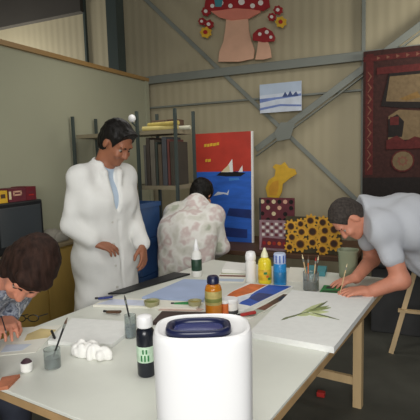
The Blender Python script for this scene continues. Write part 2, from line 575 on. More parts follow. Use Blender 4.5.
cut('gills', [(212, 12), (220, 18), (232, 21), (250, 19), (261, 13), (262, 6), (236, 2), (214, 6)], GILL, 0.012)
cp = cut('cap', [(206, 9), (211, 12), (222, 11), (237, 9), (252, 10), (264, 12), (271, 8), (268, -10), (256, -26), (238, -33), (220, -28), (209, -12)], CAPR, 0.024, label='red cap with white spots')
for (x, y, r) in [(222, 4, 3), (232, 7, 2.2), (243, 3, 3.2), (254, 7, 2.4), (262, 4, 2.6), (228, -7, 3.6), (247, -10, 4), (214, 7, 2), (237, -20, 4)]:
    cut('spot', ring(x, y, r, r), SPOT, 0.034, 0.012)
cut('leaf', [(217, 8), (216, 0), (220, -6), (225, 0), (223, 8)], TEAL, 0.036, 0.012, 'teal leaf on the cap')
cut('stalk', [(256, 60), (258, 50), (259, 41), (268, 41), (271, 50), (272, 58), (264, 60)], STALK, 0.006, label='small pink stalk')
cut('cap', [(254, 41), (254, 35), (259, 30), (266, 28), (273, 32), (276, 38), (275, 42), (265, 43)], CAPR, 0.02, label='small red cap')
for (x, y, r) in [(261, 35, 1.8), (268, 33, 2), (272, 38, 1.6)]:
    cut('spot', ring(x, y, r, r), SPOT, 0.03, 0.012)
for i, (x, y, r, m_) in enumerate([(207, 12, 5, CAPR), (203, 22, 4, CAPR), (210, 25, 5, CAPR), (207, 33, 6, YELLOW), (279, 11, 5, CAPR), (273, 18, 4.5, CAPR), (282, 23, 6, YELLOW)]):
    f_ = cut('flower', [(x + r * (1 if k % 2 else .78) * math.cos(k * math.pi / 7), y + r * (1 if k % 2 else .78) * math.sin(k * math.pi / 7)) for k in range(14)], m_, 0.008 + 0.003 * i)
    c_ = MB().prism([Vector(MX(*q)) - Vector((0, 0.03 + 0.003 * i, 0)) for q in ring(x, y, r * .36, r * .36, 10)], (0, -1, 0), 0.006, RED if m_ is YELLOW else SPOT)
    L = Vector(mroot.location)
    c_.v = [tuple(Vector(q) - L) for q in c_.v]
    c_.build('flower_centre', f_)

# yellow giraffe-like cut-out
yroot = None
yb = MB()
YY = WALL_Y + 0.03
def yp(pts, m_, lift, t=0.015):
    yb.prism([PY(x, y, YY) - Vector((0, lift, 0)) for x, y in pts], (0, -1, 0), t, m_)
yp([(268, 197), (266, 188), (269, 180), (275, 176), (276, 170), (273, 167), (276, 164), (281, 165), (285, 162), (289, 168), (295, 169), (297, 174), (292, 177), (288, 180), (283, 184), (282, 192), (279, 198)], YELLOW, 0)
yp([(270, 195), (269, 188), (273, 182), (279, 180), (279, 188), (277, 195)], mat('amber_paint', (206, 150, 44), .6), 0.012, 0.006)
tag(yb.build('yellow_cutout'), 'yellow painted cut-out figure fixed to the back wall above the red patterned canvases', 'decoration')

# ------------------------------------------------------------------ back bench and the pictures standing on it
BZ = 0.66
root = thing('work_bench', 'low bench along the back wall carrying the sailing and sunflower paintings', 'table', (-1.4, 4.3, 0))
put(MB().box((-1.4, 4.34, BZ - 0.02), (1.75, 0.82, 0.04), BROWN), 'bench_top', root, bevel=0.003)
for sx in (-2.2, -0.6):
    for sy in (3.95, 4.68):
        put(MB().box((sx, sy, (BZ - 0.04) / 2), (0.06, 0.06, BZ - 0.04), BROWN), 'leg', root)
def leaning(name, label, cat, x0, x1, Y, z0, z1, base, t=0.02, lean=0.05):
    """a board standing at z0 whose top leans back"""
    Vv = Vector((0, lean, 1)).normalized()
    b = Board((x0, Y, z0 + t * lean), (1, 0, 0), Vv, x1 - x0, (z1 - z0) * math.sqrt(1 + lean * lean), t, base)
    b.fin = lambda: tag(b.mb.build(name), label, cat)
    return b
SEA = mat('sea_blue', (40, 96, 190), 0.55, 0.22, 5, stretch=(1, 1, 4))
SEA_L = mat('sea_light', (66, 132, 204), 0.55, 0.15, 8, stretch=(1, 1, 5))
VERM = mat('vermilion', (182, 54, 38), 0.55, 0.12, 7)
s_ = leaning('sailing_painting', 'tall red and blue painting of white sailing boats standing on the back bench', 'painting', -2.215, -1.575, 4.35, BZ + .001, 1.775, WHITE_M, 0.03, 0.03)
s_.poly([(.0, .0), (.975, .0), (.975, .645), (.0, .645)], SEA)
s_.poly([(.0, .645), (.975, .645), (.975, 1), (.0, 1)], VERM)
s_.poly([(.38, .61), (.55, .6), (.8, .6), (.88, .63), (.7, .645), (.45, .64)], BLACK)
s_.poly([(.5, .64), (.66, .76), (.67, .64)], WHITE_M)
s_.poly([(.46, .64), (.6, .71), (.62, .645)], CREAM)
s_.poly([(.76, .64), (.83, .7), (.835, .64)], WHITE_M)
s_.poly([(.6, .56), (.78, .57), (.76, .59), (.6, .585)], SEA_L)
s_.poly([(.32, .42), (.5, .44), (.58, .43), (.6, .48), (.56, .45), (.4, .46)], SNOW)
s_.poly([(.55, .24), (.97, .22), (.97, .3), (.6, .31)], BLUE_D)
s_.poly([(.2, .05), (.9, .04), (.9, .12), (.2, .14)], BLUE_D)
for k, (x, y, w) in enumerate([(.17, .875, .045), (.225, .875, .04), (.275, .88, .045), (.33, .88, .05), (.39, .885, .045), (.19, .735, .035), (.235, .735, .05)]):
    s_.poly([(x, y), (x + w, y + .004), (x + w, y + .03), (x, y + .026)], YELLOW)
s_.fin()
# dark red mosaic canvases
s_ = leaning('mosaic_canvas', 'upper maroon and cream patterned canvas leaning behind the other below the yellow cut-out', 'painting', -1.475, -1.13, 4.25, BZ + .002, 1.125, MAROON, 0.02, 0.04)
random.seed(4)
for i in range(6):
    for j in range(5):
        if (i + j) % 2 == 0 or random.random() < .25:
            s_.disc(.09 + i * .165, .42 + j * .125, .021, [CREAM, STALK, RUG_K, RUG_K][random.randrange(4)], 8)
s_.poly([(0, 0), (.05, 0), (.05, 1), (0, 1)], CHAR)
s_.fin()
s_ = leaning('mosaic_canvas', 'lower red and white chequered canvas standing beside the sunflower painting', 'painting', -1.40, -1.10, 4.03, BZ + .002, 0.94, mat('rose_grey', (150, 120, 126), 0.7, 0.2, 20), 0.02, 0.04)
for i in range(6):
    for j in range(4):
        s_.poly([(.08 + i * .14, .48 + j * .12), (.17 + i * .14, .48 + j * .12), (.17 + i * .14, .56 + j * .12), (.08 + i * .14, .56 + j * .12)], MAROON if (i + j) % 2 else SPOT)
s_.poly([(.06, .08), (.9, .08), (.86, .4), (.1, .42)], MAROON)
for i in range(5):
    s_.disc(.16 + i * .16, .24, .018, ORANGE if i % 2 else CAPR, 8)
s_.fin()
# sunflower painting
PETAL = mat('petal_yellow', (222, 166, 50), 0.65, 0.2, 22)
SEED = mat('seed_brown', (58, 36, 20), 0.7, 0.2, 20)
SEED_L = mat('seed_ring', (120, 74, 26), 0.7, 0.2, 20)
s_ = leaning('sunflower_painting', 'square painting crowded with yellow sunflowers on the back bench by the bending man', 'painting', -1.14, -0.655, 3.99, BZ + .006, 0.985, mat('dark_foliage', (66, 58, 34), 0.7, 0.3, 18), 0.025, 0.05)
fl = [(.1, .72, .055), (.28, .8, .045), (.46, .9, .052), (.68, .86, .052), (.88, .68, .058), (.5, .6, .062), (.3, .58, .05), (.72, .64, .05), (.7, .4, .058), (.12, .42, .05), (.28, .24, .066), (.5, .3, .05), (.88, .3, .06), (.68, .12, .05), (.92, .9, .04), (.08, .14, .045)]
for i, (x, y, r) in enumerate(fl):
    s_.disc(x, y, r * 1.16, PETAL, petals=9)
for i, (x, y, r) in enumerate(fl):
    s_.disc(x, y, r * .56, SEED_L, 12)
    s_.disc(x, y, r * .42, SEED, 12)
s_.fin()
# teal box below the sunflowers
# dark chest to the right of the bench
root = thing('storage_chest', 'dark charcoal storage chest on the concrete floor behind the bending man', 'chest', (0.1, 4.35, 0))
put(MB().box((0.11, 4.36, 0.28), (1.05, 0.6, 0.56), CHAR), 'body', root, bevel=0.01)
put(MB().box((0.11, 4.36, 0.58), (1.09, 0.64, 0.04), BLACK), 'lid', root, bevel=0.01)

# ------------------------------------------------------------------ shelving unit
SX0, SX1, SY0, SY1 = -3.06, -1.95, 3.5, 3.84
SHELFM = mat('shelf_board', (138, 128, 104), 0.6, 0.1, 8)
root = thing('shelving_unit', 'open grey metal shelving unit behind the man in the white coat', 'shelf', (-2.5, 3.7, 0))
for x in (SX0, -2.335, SX1):
    for y in (SY0, SY1):
        put(MB().box((x, y, 0.975), (0.024, 0.024, 1.95), STEEL_D), 'upright', root)
SHZ = [0.35, 0.82, 1.275, 1.76]
for z in SHZ:
    put(MB().box(((SX0 + SX1) / 2, 3.67, z), (SX1 - SX0 - .034, 0.30, 0.035), SHELFM), 'shelf_board', root)
cols = [(96, 94, 88), (70, 62, 54), (110, 104, 92), (58, 66, 60), (92, 80, 64), (76, 78, 82), (104, 60, 54), (66, 60, 50), (120, 116, 104)]
nm = ['light grey', 'dark brown', 'stone grey', 'dark green', 'tan', 'slate', 'dull red', 'umber', 'pale grey']
x = -2.30
for i, c in enumerate(cols[:8]):
    w = 0.02 + 0.012 * (i % 3)
    h = 0.36 + 0.022 * ((i * 7) % 4)
    o = MB().box((0, 0, h / 2), (w, 0.27, h), mat('folder_%s' % nm[i].replace(' ', '_'), c, 0.7, 0.12, 10)).build('canvas_board', bevel=0.002)
    o.location = (x + w / 2, 3.665, SHZ[2] + 0.0176)
    tag(o, '%s canvas board standing upright on the second shelf from the top' % nm[i], 'canvas', 'canvas boards on the shelf')
    x += w + 0.0085
for i, (x, w, c, n_) in enumerate([(-2.235, .13, (112, 92, 72), 'wider'), (-2.09, .1, (92, 68, 52), 'narrower')]):
    o = MB().box((0, 0, .05), (w, .14, .1), mat('box_%d' % i, c, .7)).build('cardboard_box', bevel=0.003)
    o.location = (x, 3.755, SHZ[3] + 0.018)
    tag(o, '%s brown cardboard box on the top shelf behind the paper rolls' % n_, 'box')
for i, (a, b, c) in enumerate([(((-2.31, 3.55), (-1.98, 3.6)), .020, (206, 190, 120)), (((-2.28, 3.6), (-1.95, 3.56)), .018, (196, 176, 96)), (((-2.2, 3.65), (-1.9, 3.68)), .018, (200, 198, 176))]):
    (xa, ya), (xb, yb_) = a
    z = SHZ[3] + 0.018 + b + (0.037 if i == 1 else 0)
    tag(MB().tube((xa, ya, z), (xb, yb_, z), b, b, mat('roll_%d' % i, c, .7)).build('paper_roll', smooth=True), ['yellow paper roll lying in front on the top shelf', 'ochre paper roll lying on top of the yellow one', 'pale paper roll at the back of the top shelf'][i], 'paper roll', 'paper rolls on the top shelf')
root = thing('clip_lamp', 'small white ball lamp on the shelving post beside the standing man', 'lamp', (-2.335, 3.47, 1.87))
put(MB().lathe([(0.004, -.034), (.02, -.029), (.032, -.012), (.034, .0), (.03, .016), (.018, .03), (.004, .034)], (-2.345, 3.44, 1.885), WHITE, 16), 'lamp_shade', root, smooth='all')
put(MB().tube((-2.345, 3.44, 1.85), (-2.335, 3.478, 1.82), .008, .008, STEEL_D, 8), 'clip', root)
# blue plastic crates between the man and the sitting person
CRATE = mat('blue_crate', (50, 82, 128), 0.45, 0.12, 8)
CRATE_L = mat('blue_crate_light', (92, 122, 164), 0.45, 0.12, 8)
def crate():
    b = MB()
    w, d, h, t = .36, .3, .29, .015
    b.box((0, 0, t / 2), (w, d, t), CRATE)
    for sy in (-1, 1):
        b.box((0, sy * (d / 2 - t / 2), h / 2), (w, t, h), CRATE)
        b.box((0, sy * (d / 2 + .004), h - .02), (w + .02, .014, .035), CRATE)
        for i in range(5):
            for j in range(3):
                b.box((-.135 + i * .0675, sy * (d / 2 + .002), .05 + j * .07), (.045, .006, .04), CRATE_L)
    for sx in (-1, 1):
        b.box((sx * (w / 2 - t / 2), 0, h / 2), (t, d - 2 * t, h), CRATE)
        b.box((sx * (w / 2 + .004), 0, h - .02), (.014, d, .035), CRATE)
    return b.build('plastic_crate')
c0 = crate()
for i in range(4):
    o = c0 if i == 0 else c0.copy()
    if i:
        COL.objects.link(o)
    o.location = (-2.23, 3.2, .295 * i)
    tag(o, ['lowest blue plastic crate of the stack, standing on the floor', 'second blue plastic crate from the floor', 'third blue plastic crate from the floor', 'topmost blue plastic crate of the stack behind the white coat'][i], 'crate', 'stacked blue crates')

# ------------------------------------------------------------------ cupboard, television and boxes by the partition
root = thing('low_cupboard', 'low olive brown plywood cupboard along the pale partition', 'cupboard', (-2.93, 2.2, 0))
put(MB().box((-2.93, 2.2, .43), (.3, 2.2, .78), PLY), 'body', root, bevel=.004)
put(MB().box((-2.92, 2.2, .835), (.34, 2.24, .03), mat('cupboard_top', (126, 112, 84), .6)), 'cupboard_top', root, bevel=.004)
put(MB().box((-2.93, 2.2, .02), (.26, 2.16, .04), BLACK), 'plinth', root)
for i in range(4):
    d = MB().box((-2.775, 1.38 + i * .55, .43), (.014, .53, .74), PLY)
    d = put(d, 'door', root, bevel=.002)
    h = MB().box((-2.76 + 2.93, 1.38 + i * .55 + .22 - 2.2, .6), (.014, .015, .09), STEEL_D)
    h.build('handle', d)
CT = .85
root = thing('television', 'old black tube television on the cupboard under two red boxes', 'television', (-2.93, 2.5, CT))
TVZ = CT + .385
put(MB().box((-2.93, 2.52, CT + .1925), (.26, .54, .385), BLACK), 'casing', root, bevel=.012)
SCR = mat('tube_screen', (64, 68, 70), .18, .06, 3)
put(MB().box((-2.796, 2.56, CT + .205), (.012, .40, .29), SCR), 'screen', root, bevel=.005)
put(MB().box((-2.796, 2.30, CT + .2), (.01, .05, .28), CHAR), 'control_panel', root)
def tvbox(y, w, h, c, label, marks):
    r = MB()
    r.box((0, 0, h / 2), (.16, w, h), c)
    for (a, b, e, f, m_) in marks:
        r.box((.081, a, b), (.002, e, f), m_)
    o = r.build('small_box')
    o.location = (-2.9, y, TVZ + .001)
    return tag(o, label, 'box')
tvbox(2.565, .165, .1, MAROON, 'dark red box with a pale ring on the television, beside the plain red one', [(0, .05, .075, .012, STALK), (0, .075, .075, .012, STALK), (-.035, .063, .012, .03, STALK), (.035, .063, .012, .03, STALK), (-.07, .05, .02, .06, CREAM)])
tvbox(2.70, .1, .105, mat('wine_red', (104, 26, 36), .5), 'narrow wine red box at the end of the television top', [(0, .06, .05, .01, MAROON), (0, .04, .05, .01, RED)])
tvbox(2.43, .08, .09, YELLOW, 'yellow box on the television next to the red boxes', [(.0, .05, .04, .03, BROWN)])
# folded cloth on the cupboard
def lump(name, label, cat, c, rx, ry, rz, m_, seed, n=9, vox=.006):
    rnd = random.Random(seed)
    s = Solid()
    for i in range(n):
        a = rnd.random() * 6.28
        q = rnd.random() ** .5
        s.ell((c[0] + math.cos(a) * rx * q * .75, c[1] + math.sin(a) * ry * q * .75, c[2] + rz * .45),
              (rx * (.12 + .26 * rnd.random()), ry * (.14 + .28 * rnd.random()), rz * (.4 + .6 * rnd.random())), k=.004)
    s.cut(c, (0, 0, -1))
    return tag(s.build(name, m_, vox), label, cat)
lump('folded_cloth', 'grey crumpled cloth lying on the cupboard beyond the television', 'cloth', (-2.9, 3.02, CT), .12, .22, .08, mat('grey_cloth', (140, 136, 124), .9), 5, vox=.01)

# ------------------------------------------------------------------ the big table
TA = math.radians(7.1)
S, T = Vector((math.cos(TA), -math.sin(TA), 0)), Vector((math.sin(TA), math.cos(TA), 0))
U0, U1, V0, V1, TZ = -1.858, -0.553, 0.895, 2.95, 0.75
def uv(u, v, z=0.0):
    return S * u + T * v + Vector((0, 0, z))
TR = Matrix((S, T, Vector((0, 0, 1)))).transposed()
tc_ = uv((U0 + U1) / 2, (V0 + V1) / 2)
root = thing('trestle_table', 'big worn white work table on pine trestles covered with painting things', 'table', tc_)
put(MB().box(tc_ + Vector((0, 0, TZ - .006)), (U1 - U0 - .004, V1 - V0 - .004, .012), TABLETOP, M=TR), 'tabletop', root, bevel=.002)
put(MB().box(tc_ + Vector((0, 0, TZ - .026)), (U1 - U0, V1 - V0, .027), EDGE, M=TR), 'table_edge', root)
for v in (V0 + .45, 2.71):
    for u in (U1 - .14, U0 + .14):
        put(MB().bar(uv(u, v), uv(u, v, TZ - .11), .05, .05, PINE, up=T), 'leg', root)
    put(MB().bar(uv(U0 + .06, v, TZ - .075), uv(U1 - .06, v, TZ - .075), .045, .07, PINE), 'trestle_beam', root)
    put(MB().bar(uv(U0 + .16, v, .16), uv(U1 - .16, v, .16), .025, .05, PINE), 'trestle_rail', root)
tag(MB().box((*P(321, 396, 0)[:2], .015), (.05, .04, .03), RED).build('red_block', bevel=.004), 'small red block lying on the floor under the table', 'block')

# easel behind the bending man
ez = thing('pine_easel', 'pale pine easel with splayed legs standing on the floor behind the bending man', 'easel', (0, 3.7, 0))
a0, a1 = V3(-.224, 3.653, 0), V3(.02, 3.80, 1.0)
put(MB().bar(a0, a1, .035, .03, PINE, up=(0, 1, 0)), 'leg', ez)
put(MB().bar(V3(.36, 3.653, 0), V3(.10, 3.80, 1.0), .035, .03, PINE, up=(0, 1, 0)), 'leg', ez)
put(MB().bar(V3(.06, 4.0, 0), V3(.06, 3.83, 1.0), .035, .03, PINE, up=(0, 1, 0)), 'leg', ez)
put(MB().bar(V3(-.18, 3.68, .335), V3(.34, 3.68, .335), .04, .02, PINE), 'crossbar', ez)
put(MB().box((.06, 3.8, 1.0), (.2, .05, .05), PINE), 'head_block', ez)

# ------------------------------------------------------------------ things on the table
TOPZ = TZ + .0005
def bottle(name, label, cat, base, parts):
    """parts: (name, profile, material[, label]); the first is the body"""
    root = thing(name, label, cat, base)
    for q in parts:
        o = MB().lathe(q[1], (0, 0, 0), q[2], 24).build(q[0], root, smooth=True)
        if len(q) > 3:
            o['label'] = q[3]
    return root
def tp(x, y):
    return P(x, y, TOPZ)

# big white container with the navy lid insert
jc = Vector((-.548, 1.094, TOPZ))
JR = Vector((math.cos(YAW), math.sin(YAW), 0))
JM = Matrix.Rotation(YAW, 3, 'Z')
root = thing('plastic_container', 'large white oval plastic container with a navy lid grip standing on the table edge', 'container', jc)
prof = [(.90, 0), (.955, .004), (.975, .02), (.985, .10), (1.0, .27), (1.0, .296), (.985, .309), (.955, .316), (.90, .318), (.84, .314), (.80, .311), (.4, .310), (.05, .310)]
MB().lathe(prof, (0, 0, 0), WHITE, 56, M=JM, sx=.134, sy=.102, power=3.0).build('body', root, smooth=True)
lr = [(.86, .3105), (.86, .322), (.84, .328), (.77, .330), (.69, .327), (.65, .320), (.62, .3125)]
rim = MB().lathe(lr, JM @ Vector((-.010, -.022, 0)), NAVY, 48, M=JM, sx=.102, sy=.066, power=2.9).build('lid_rim', root, smooth='all')
MB().lathe([(.64, .311), (.64, .319), (.5, .322), (.1, .323)], JM @ Vector((-.010, -.022, 0)), NAVY_L, 40, M=JM, sx=.102, sy=.066, power=3.0).build('grip', root, smooth=True)

PAINTB = mat('black_paint_bottle', (26, 30, 40), .25, .06, 6)
LABELG = mat('label_pale_green', (196, 222, 196), .6, .2, 40)
b = tp(147, 374)
r = bottle('paint_bottle', 'black paint bottle with white cap and pale green label beside the white container', 'bottle', b, [
    ('body', [(.030, 0), (.033, .006), (.033, .150), (.031, .165), (.024, .176), (.02, .18)], PAINTB),
    ('cap', [(.026, .178), (.029, .181), (.029, .206), (.026, .216), (.016, .221), (.003, .222)], WHITE),
    ('label', [(.0332, .055), (.0337, .056), (.0337, .112), (.0332, .113)], LABELG)])
mk = MB()
for i in range(5):          # dark print on the label
    a = YAW - math.pi / 2 - .35 + .18 * i
    q = Vector((math.cos(a), math.sin(a), 0))
    mk.box(q * .0338 + Vector((0, 0, .072 + .024 * (i % 2))), (.0012, .006, .016 if i % 2 else .022), GREEN, rz=a)
mk.build('print', r)

def jar(label, base, rad, h, content, brushes, seed, glass_m=None, lean=None):
    root = thing('brush_jar', label, 'jar', base)
    MB().lathe([(rad * .94, 0), (rad, .004), (rad, h), (rad * .93, h), (rad * .93, .006), (.002, .005)], (0, 0, 0), glass_m or GLASS, 24).build('glass', root, smooth=True)
    MB().lathe([(rad * .9, .007), (rad * .9, h * .55), (.002, h * .55)], (0, 0, 0), content, 20).build('paint_water', root, smooth=True)
    return root
def brush(label, a, b, c_handle, c_tip, group=None, r=.004):
    """paint brush from the bottom end a to the tip b"""
    a, b = Vector(a), Vector(b)
    d = (b - a).normalized()
    L = (b - a).length
    root = thing('paint_brush', label, 'paint brush', a, group)
    z = Vector((0, 0, 0))
    MB().tube(z, d * L * .78, r * .7, r, c_handle, 10).build('handle', root, smooth=True)
    MB().tube(d * L * .78, d * L * .88, r * 1.1, r * 1.25, STEEL, 10).build('ferrule', root, smooth=True)
    MB().tube(d * L * .88, d * L, r * 1.3, r * .3, c_tip, 10).build('bristles', root, smooth=True)
    return root
WATER = mat('murky_water', (92, 108, 104), .15, .1, 8)
WATER_B = mat('blue_water', (120, 142, 160), .15, .1, 8)
WATER_N = mat('brown_water', (116, 84, 58), .15, .1, 8)
b = tp(53, 367)
jar('glass jar of dark water with one brush in front of the crumpled tissue', b, .031, .072, WATER, 1, 1)
brush('dark brush leaning in the jar beside the crumpled tissue', b + Vector((-.012, 0, .009)), b + JR * .052 + Vector((0, .02, .185)), BLACK, BROWN)
b = tp(131, 337)
jar('tall glass jar of blue grey water behind the black paint bottle', b, .026, .10, WATER_B, 1, 2)
brush('brush leaning in the tall jar behind the black paint bottle', b + Vector((.012, 0, .009)), b - JR * .02 + Vector((0, 0, .19)), BLACK, CHAR)
b = tp(311, 290)
jar('jar full of brown water and brushes near the bending man', b, .045, .105, WATER_N, 4, 3)
for i, (dx, dy, h, c, tip, lb) in enumerate([(-.055, 0, .21, PINE, CREAM, 'pale wooden brush leaning out of the jar toward the blue bottle'), (-.02, .03, .2, ORANGE, BROWN, 'orange handled brush in the jar near the bending man'), (.03, .02, .19, PINE, RED, 'short wooden brush with red tip in the jar near the bending man'), (.05, -.01, .2, BROWN, CREAM, 'brown brush leaning in the jar toward the bending man')]):
    a = 1.57 * i + 2.4
    q = b + Vector((math.cos(a) * .02, math.sin(a) * .02, .009))
    q2 = b + JR * (dx * .9) + Vector((0, dy * .5, h))
    # keep the brush inside the mouth of the jar
    brush(lb, q, q2, c, tip)

# bottles at the far side
LAB_D = mat('label_dark_green', (34, 62, 46), .5, .3, 40)
b = tp(197, 276)
bottle('glue_bottle', 'white bottle with pointed cap and dark green label before the mottled smock', 'bottle', b, [
    ('body', [(.030, 0), (.034, .006), (.034, .135), (.030, .155), (.018, .172), (.014, .176)], WHITE_M),
    ('label', [(.0342, .04), (.0348, .041), (.0348, .115), (.0342, .116)], LAB_D),
    ('cap', [(.016, .174), (.018, .178), (.016, .2), (.008, .235), (.004, .248)], WHITE)])
b = tp(251, 282)
bottle('paint_bottle', 'plain white round capped bottle beside the yellow paint bottle', 'bottle', b, [
    ('body', [(.030, 0), (.033, .006), (.033, .12), (.029, .135), (.027, .138)], WHITE_M),
    ('cap', [(.027, .136), (.032, .142), (.033, .17), (.027, .19), (.01, .196)], WHITE)])
YPLAST = mat('yellow_plastic', (232, 210, 46), .3, .06, 6)
b = tp(265, 283)
r = bottle('paint_bottle', 'yellow paint bottle with pale pointed cap between the white and the blue bottle', 'bottle', b, [
    ('body', [(.036, 0), (.041, .006), (.041, .125), (.036, .145), (.02, .16), (.015, .163)], YPLAST),
    ('label', [(.0412, .025), (.0418, .026), (.0418, .09), (.0412, .091)], mat('yellow_label', (214, 176, 40), .5, .25, 30)),
    ('cap', [(.02, .161), (.023, .165), (.019, .185), (.010, .205), (.006, .218), (.003, .22)], mat('pale_cap', (238, 234, 196), .4, .02))])
mk = MB()
a = YAW - 1.3
for i, (dz, dw, m_) in enumerate([(.07, .03, GREEN), (.05, .022, ORANGE), (.035, .028, GREEN)]):
    aa = a + .3 * (i - 1)
    q = Vector((math.cos(aa), math.sin(aa), 0))
    mk.box(q * .0415 + Vector((0, 0, dz)), (.0016, dw * .7, .014), m_, rz=aa)
mk.build('print', r)
BPLAST = mat('blue_plastic', (40, 134, 196), .3, .06, 6)
b = tp(280, 285)
r = bottle('paint_bottle', 'blue paint bottle with ribbed pale cap beside the yellow bottle', 'bottle', b, [
    ('body', [(.035, 0), (.039, .006), (.039, .12), (.036, .132), (.034, .135)], BPLAST),
    ('cap', [(.034, .133), (.037, .137), (.036, .19), (.033, .196), (.004, .197)], mat('pale_blue_cap', (186, 200, 226), .4, .05)),
    ('label', [(.0392, .02), (.0397, .021), (.0397, .085), (.0392, .086)], mat('blue_label', (28, 112, 160), .4, .2, 25))])
mk = MB()
for i in range(10):
    aa = 2 * math.pi * i / 10
    q = Vector((math.cos(aa), math.sin(aa), 0))
    mk.box(q * .0368 + Vector((0, 0, .163)), (.002, .007, .045), BLUE, rz=aa)
mk.build('cap_rib', r)

# amber bottle
b = tp(214, 317)
bottle('varnish_bottle', 'amber bottle with dark blue cap standing behind the white container', 'bottle', b, [
    ('body', [(.036, 0), (.041, .006), (.041, .14), (.036, .158), (.022, .17), (.018, .172)], AMBER),
    ('label', [(.0412, .068), (.0418, .069), (.0418, .135), (.0412, .136)], mat('tan_label', (176, 160, 96), .6, .3, 34)),
    ('label_band', [(.0420, .082), (.0422, .083), (.0422, .1), (.0420, .101)], OLIVE),
    ('cap', [(.026, .168), (.03, .172), (.029, .198), (.022, .206), (.004, .208)], NAVY)])
b = tp(231, 313)
r = bottle('small_jar', 'small white paint jar with dark base beside the amber bottle', 'jar', b, [
    ('body', [(.034, 0), (.036, .004), (.036, .05), (.033, .056)], WHITE_M),
    ('lid', [(.036, .055), (.038, .058), (.038, .072), (.034, .076), (.004, .077)], WHITE),
    ('base_band', [(.0362, .003), (.0368, .004), (.0368, .02), (.0362, .021)], CHAR)])
b = tp(222, 316)
bottle('paint_pot', 'little orange paint pot squeezed between amber bottle and white jar', 'pot', b + Vector((.012, .01, 0)), [
    ('body', [(.016, 0), (.018, .003), (.018, .06), (.016, .064)], ORANGE),
    ('lid', [(.017, .063), (.0185, .065), (.0185, .078), (.004, .08)], WHITE)])

# little bowls
def bowl(x, y, r, m_, lab):
    root = thing('paint_bowl', lab, 'bowl', tp(x, y))
    MB().lathe([(r * .6, 0), (r * .9, .012), (r, .035), (r * .93, .035), (r * .82, .014), (.002, .008)], (0, 0, 0), mat('stained_dish', (164, 160, 122), .5, .15, 14), 24).build('dish', root, smooth=True)
    MB().lathe([(r * .84, .018), (r * .86, .024), (.002, .025)], (0, 0, 0), m_, 20).build('paint', root, smooth=True)
bowl(152, 307, .042, OLIVE, 'small bowl of olive paint beyond the black paint bottle')
bowl(195, 307, .036, mat('mustard', (160, 142, 62), .5, .2, 14), 'small bowl of mustard paint next to the amber bottle')

# flat work lying on the table: outline by corners on the table plane
def slab(name, label, cat, corners, t, m_, z=TOPZ, side=None, shapes=(), group=None, bevel=0.0):
    pts = [P(x, y, z + t) - Vector((0, 0, t)) for x, y in corners]
    o0, eu, ev = pts[0], pts[1] - pts[0], pts[3] - pts[0]
    c = sum(pts, Vector()) / 4
    b_ = MB().prism(pts, (0, 0, 1), t, m_)
    lay = 0
    for sp, sm in shapes:
        lay += 1
        q = []
        for u, v in sp:
            p_ = pts[0].lerp(pts[1], u).lerp(pts[3].lerp(pts[2], u), v)
            q.append(p_ + Vector((0, 0, t)))
        b_.prism(q, (0, 0, 1), .0004 + .0002 * lay, sm)
    o = b_.build(name)
    return tag(o, label, cat, group)
# white canvas with the plant study: corners near, near right, far right, far left
LEAF = mat('leaf_green', (138, 150, 92), .7, .3, 26)
LEAF_L = mat('leaf_pale', (190, 198, 146), .7, .2, 26)
LEAF_D = mat('leaf_dark', (104, 112, 74), .7, .2, 26)
def leaf(u0, v0, u1, v1, w):
    dx, dy = u1 - u0, v1 - v0
    L = math.hypot(dx, dy)
    nx, ny = -dy / L * w, dx / L * w
    return [(u0, v0), (u0 + dx * .3 + nx * .8, v0 + dy * .3 + ny * .8), (u0 + dx * .6 + nx, v0 + dy * .6 + ny), (u1, v1), (u0 + dx * .6 - nx, v0 + dy * .6 - ny), (u0 + dx * .3 - nx * .8, v0 + dy * .3 - ny * .8)]
pl = [(leaf(.24, .34, .56, .60, .010), LEAF_D), (leaf(.22, .28, .29, .38, .02), LEAF_D), (leaf(.36, .46, .50, .74, .03), LEAF_L), (leaf(.40, .48, .60, .68, .04), LEAF),
      (leaf(.44, .5, .66, .55, .035), LEAF_L), (leaf(.42, .46, .72, .44, .018), LEAF_L), (leaf(.46, .5, .84, .42, .010), LEAF_D), (leaf(.32, .40, .52, .48, .03), LEAF_L),
      (leaf(.47, .56, .54, .78, .016), LEAF_D), (leaf(.28, .34, .42, .5, .012), LEAF_D), (leaf(.50, .56, .64, .64, .02), LEAF)]
slab('stretched_canvas', 'large white canvas with a green plant study lying before the bending man', 'canvas',
     [(249, 332), (334, 347), (374, 296), (292, 290)], .026, CANVAS, shapes=pl)
slab('stretched_canvas', 'blank white canvas lying between the brush jar and the tall jar', 'canvas', [(48, 341), (112, 344), (142, 322), (72, 318)], .016, CANVAS)
slab('paper_pad', 'white and pale blue paper pad at the edge of the table before the white coat', 'paper',
     [(93, 305), (196, 308), (203, 302), (106, 297)], .012, PAPER, shapes=[([(.02, .1), (.5, .1), (.5, .8), (.1, .8)], mat('pale_blue_wash', (206, 212, 230), .7, .15, 12))])
slab('grey_blue_canvas', 'plain grey blue canvas lying beyond the paper pad', 'canvas', [(142, 297), (203, 300), (212, 280), (184, 279)], .014, mat('grey_blue_paint', (164, 180, 212), .65, .08, 7))
slab('black_folder', 'narrow black folder lying along the table edge before the mottled smock', 'folder', [(108, 293), (124, 292.5), (190, 273.5), (174, 272)], .01, BLACK, z=TOPZ + .0)
slab('wooden_tray', 'dark brown tray lying behind the white container', 'tray', [(152, 322), (204, 324), (208, 312), (162, 311)], .014, mat('dark_wood', (62, 42, 38), .5, .2, 10))
slab('paint_sheet', 'tan paper sheet strip lying behind the dark brown tray', 'paper', [(158, 310), (200, 311), (204, 309), (172, 303)], .002, mat('rose_paper', (206, 176, 164), .8, .15, 14))
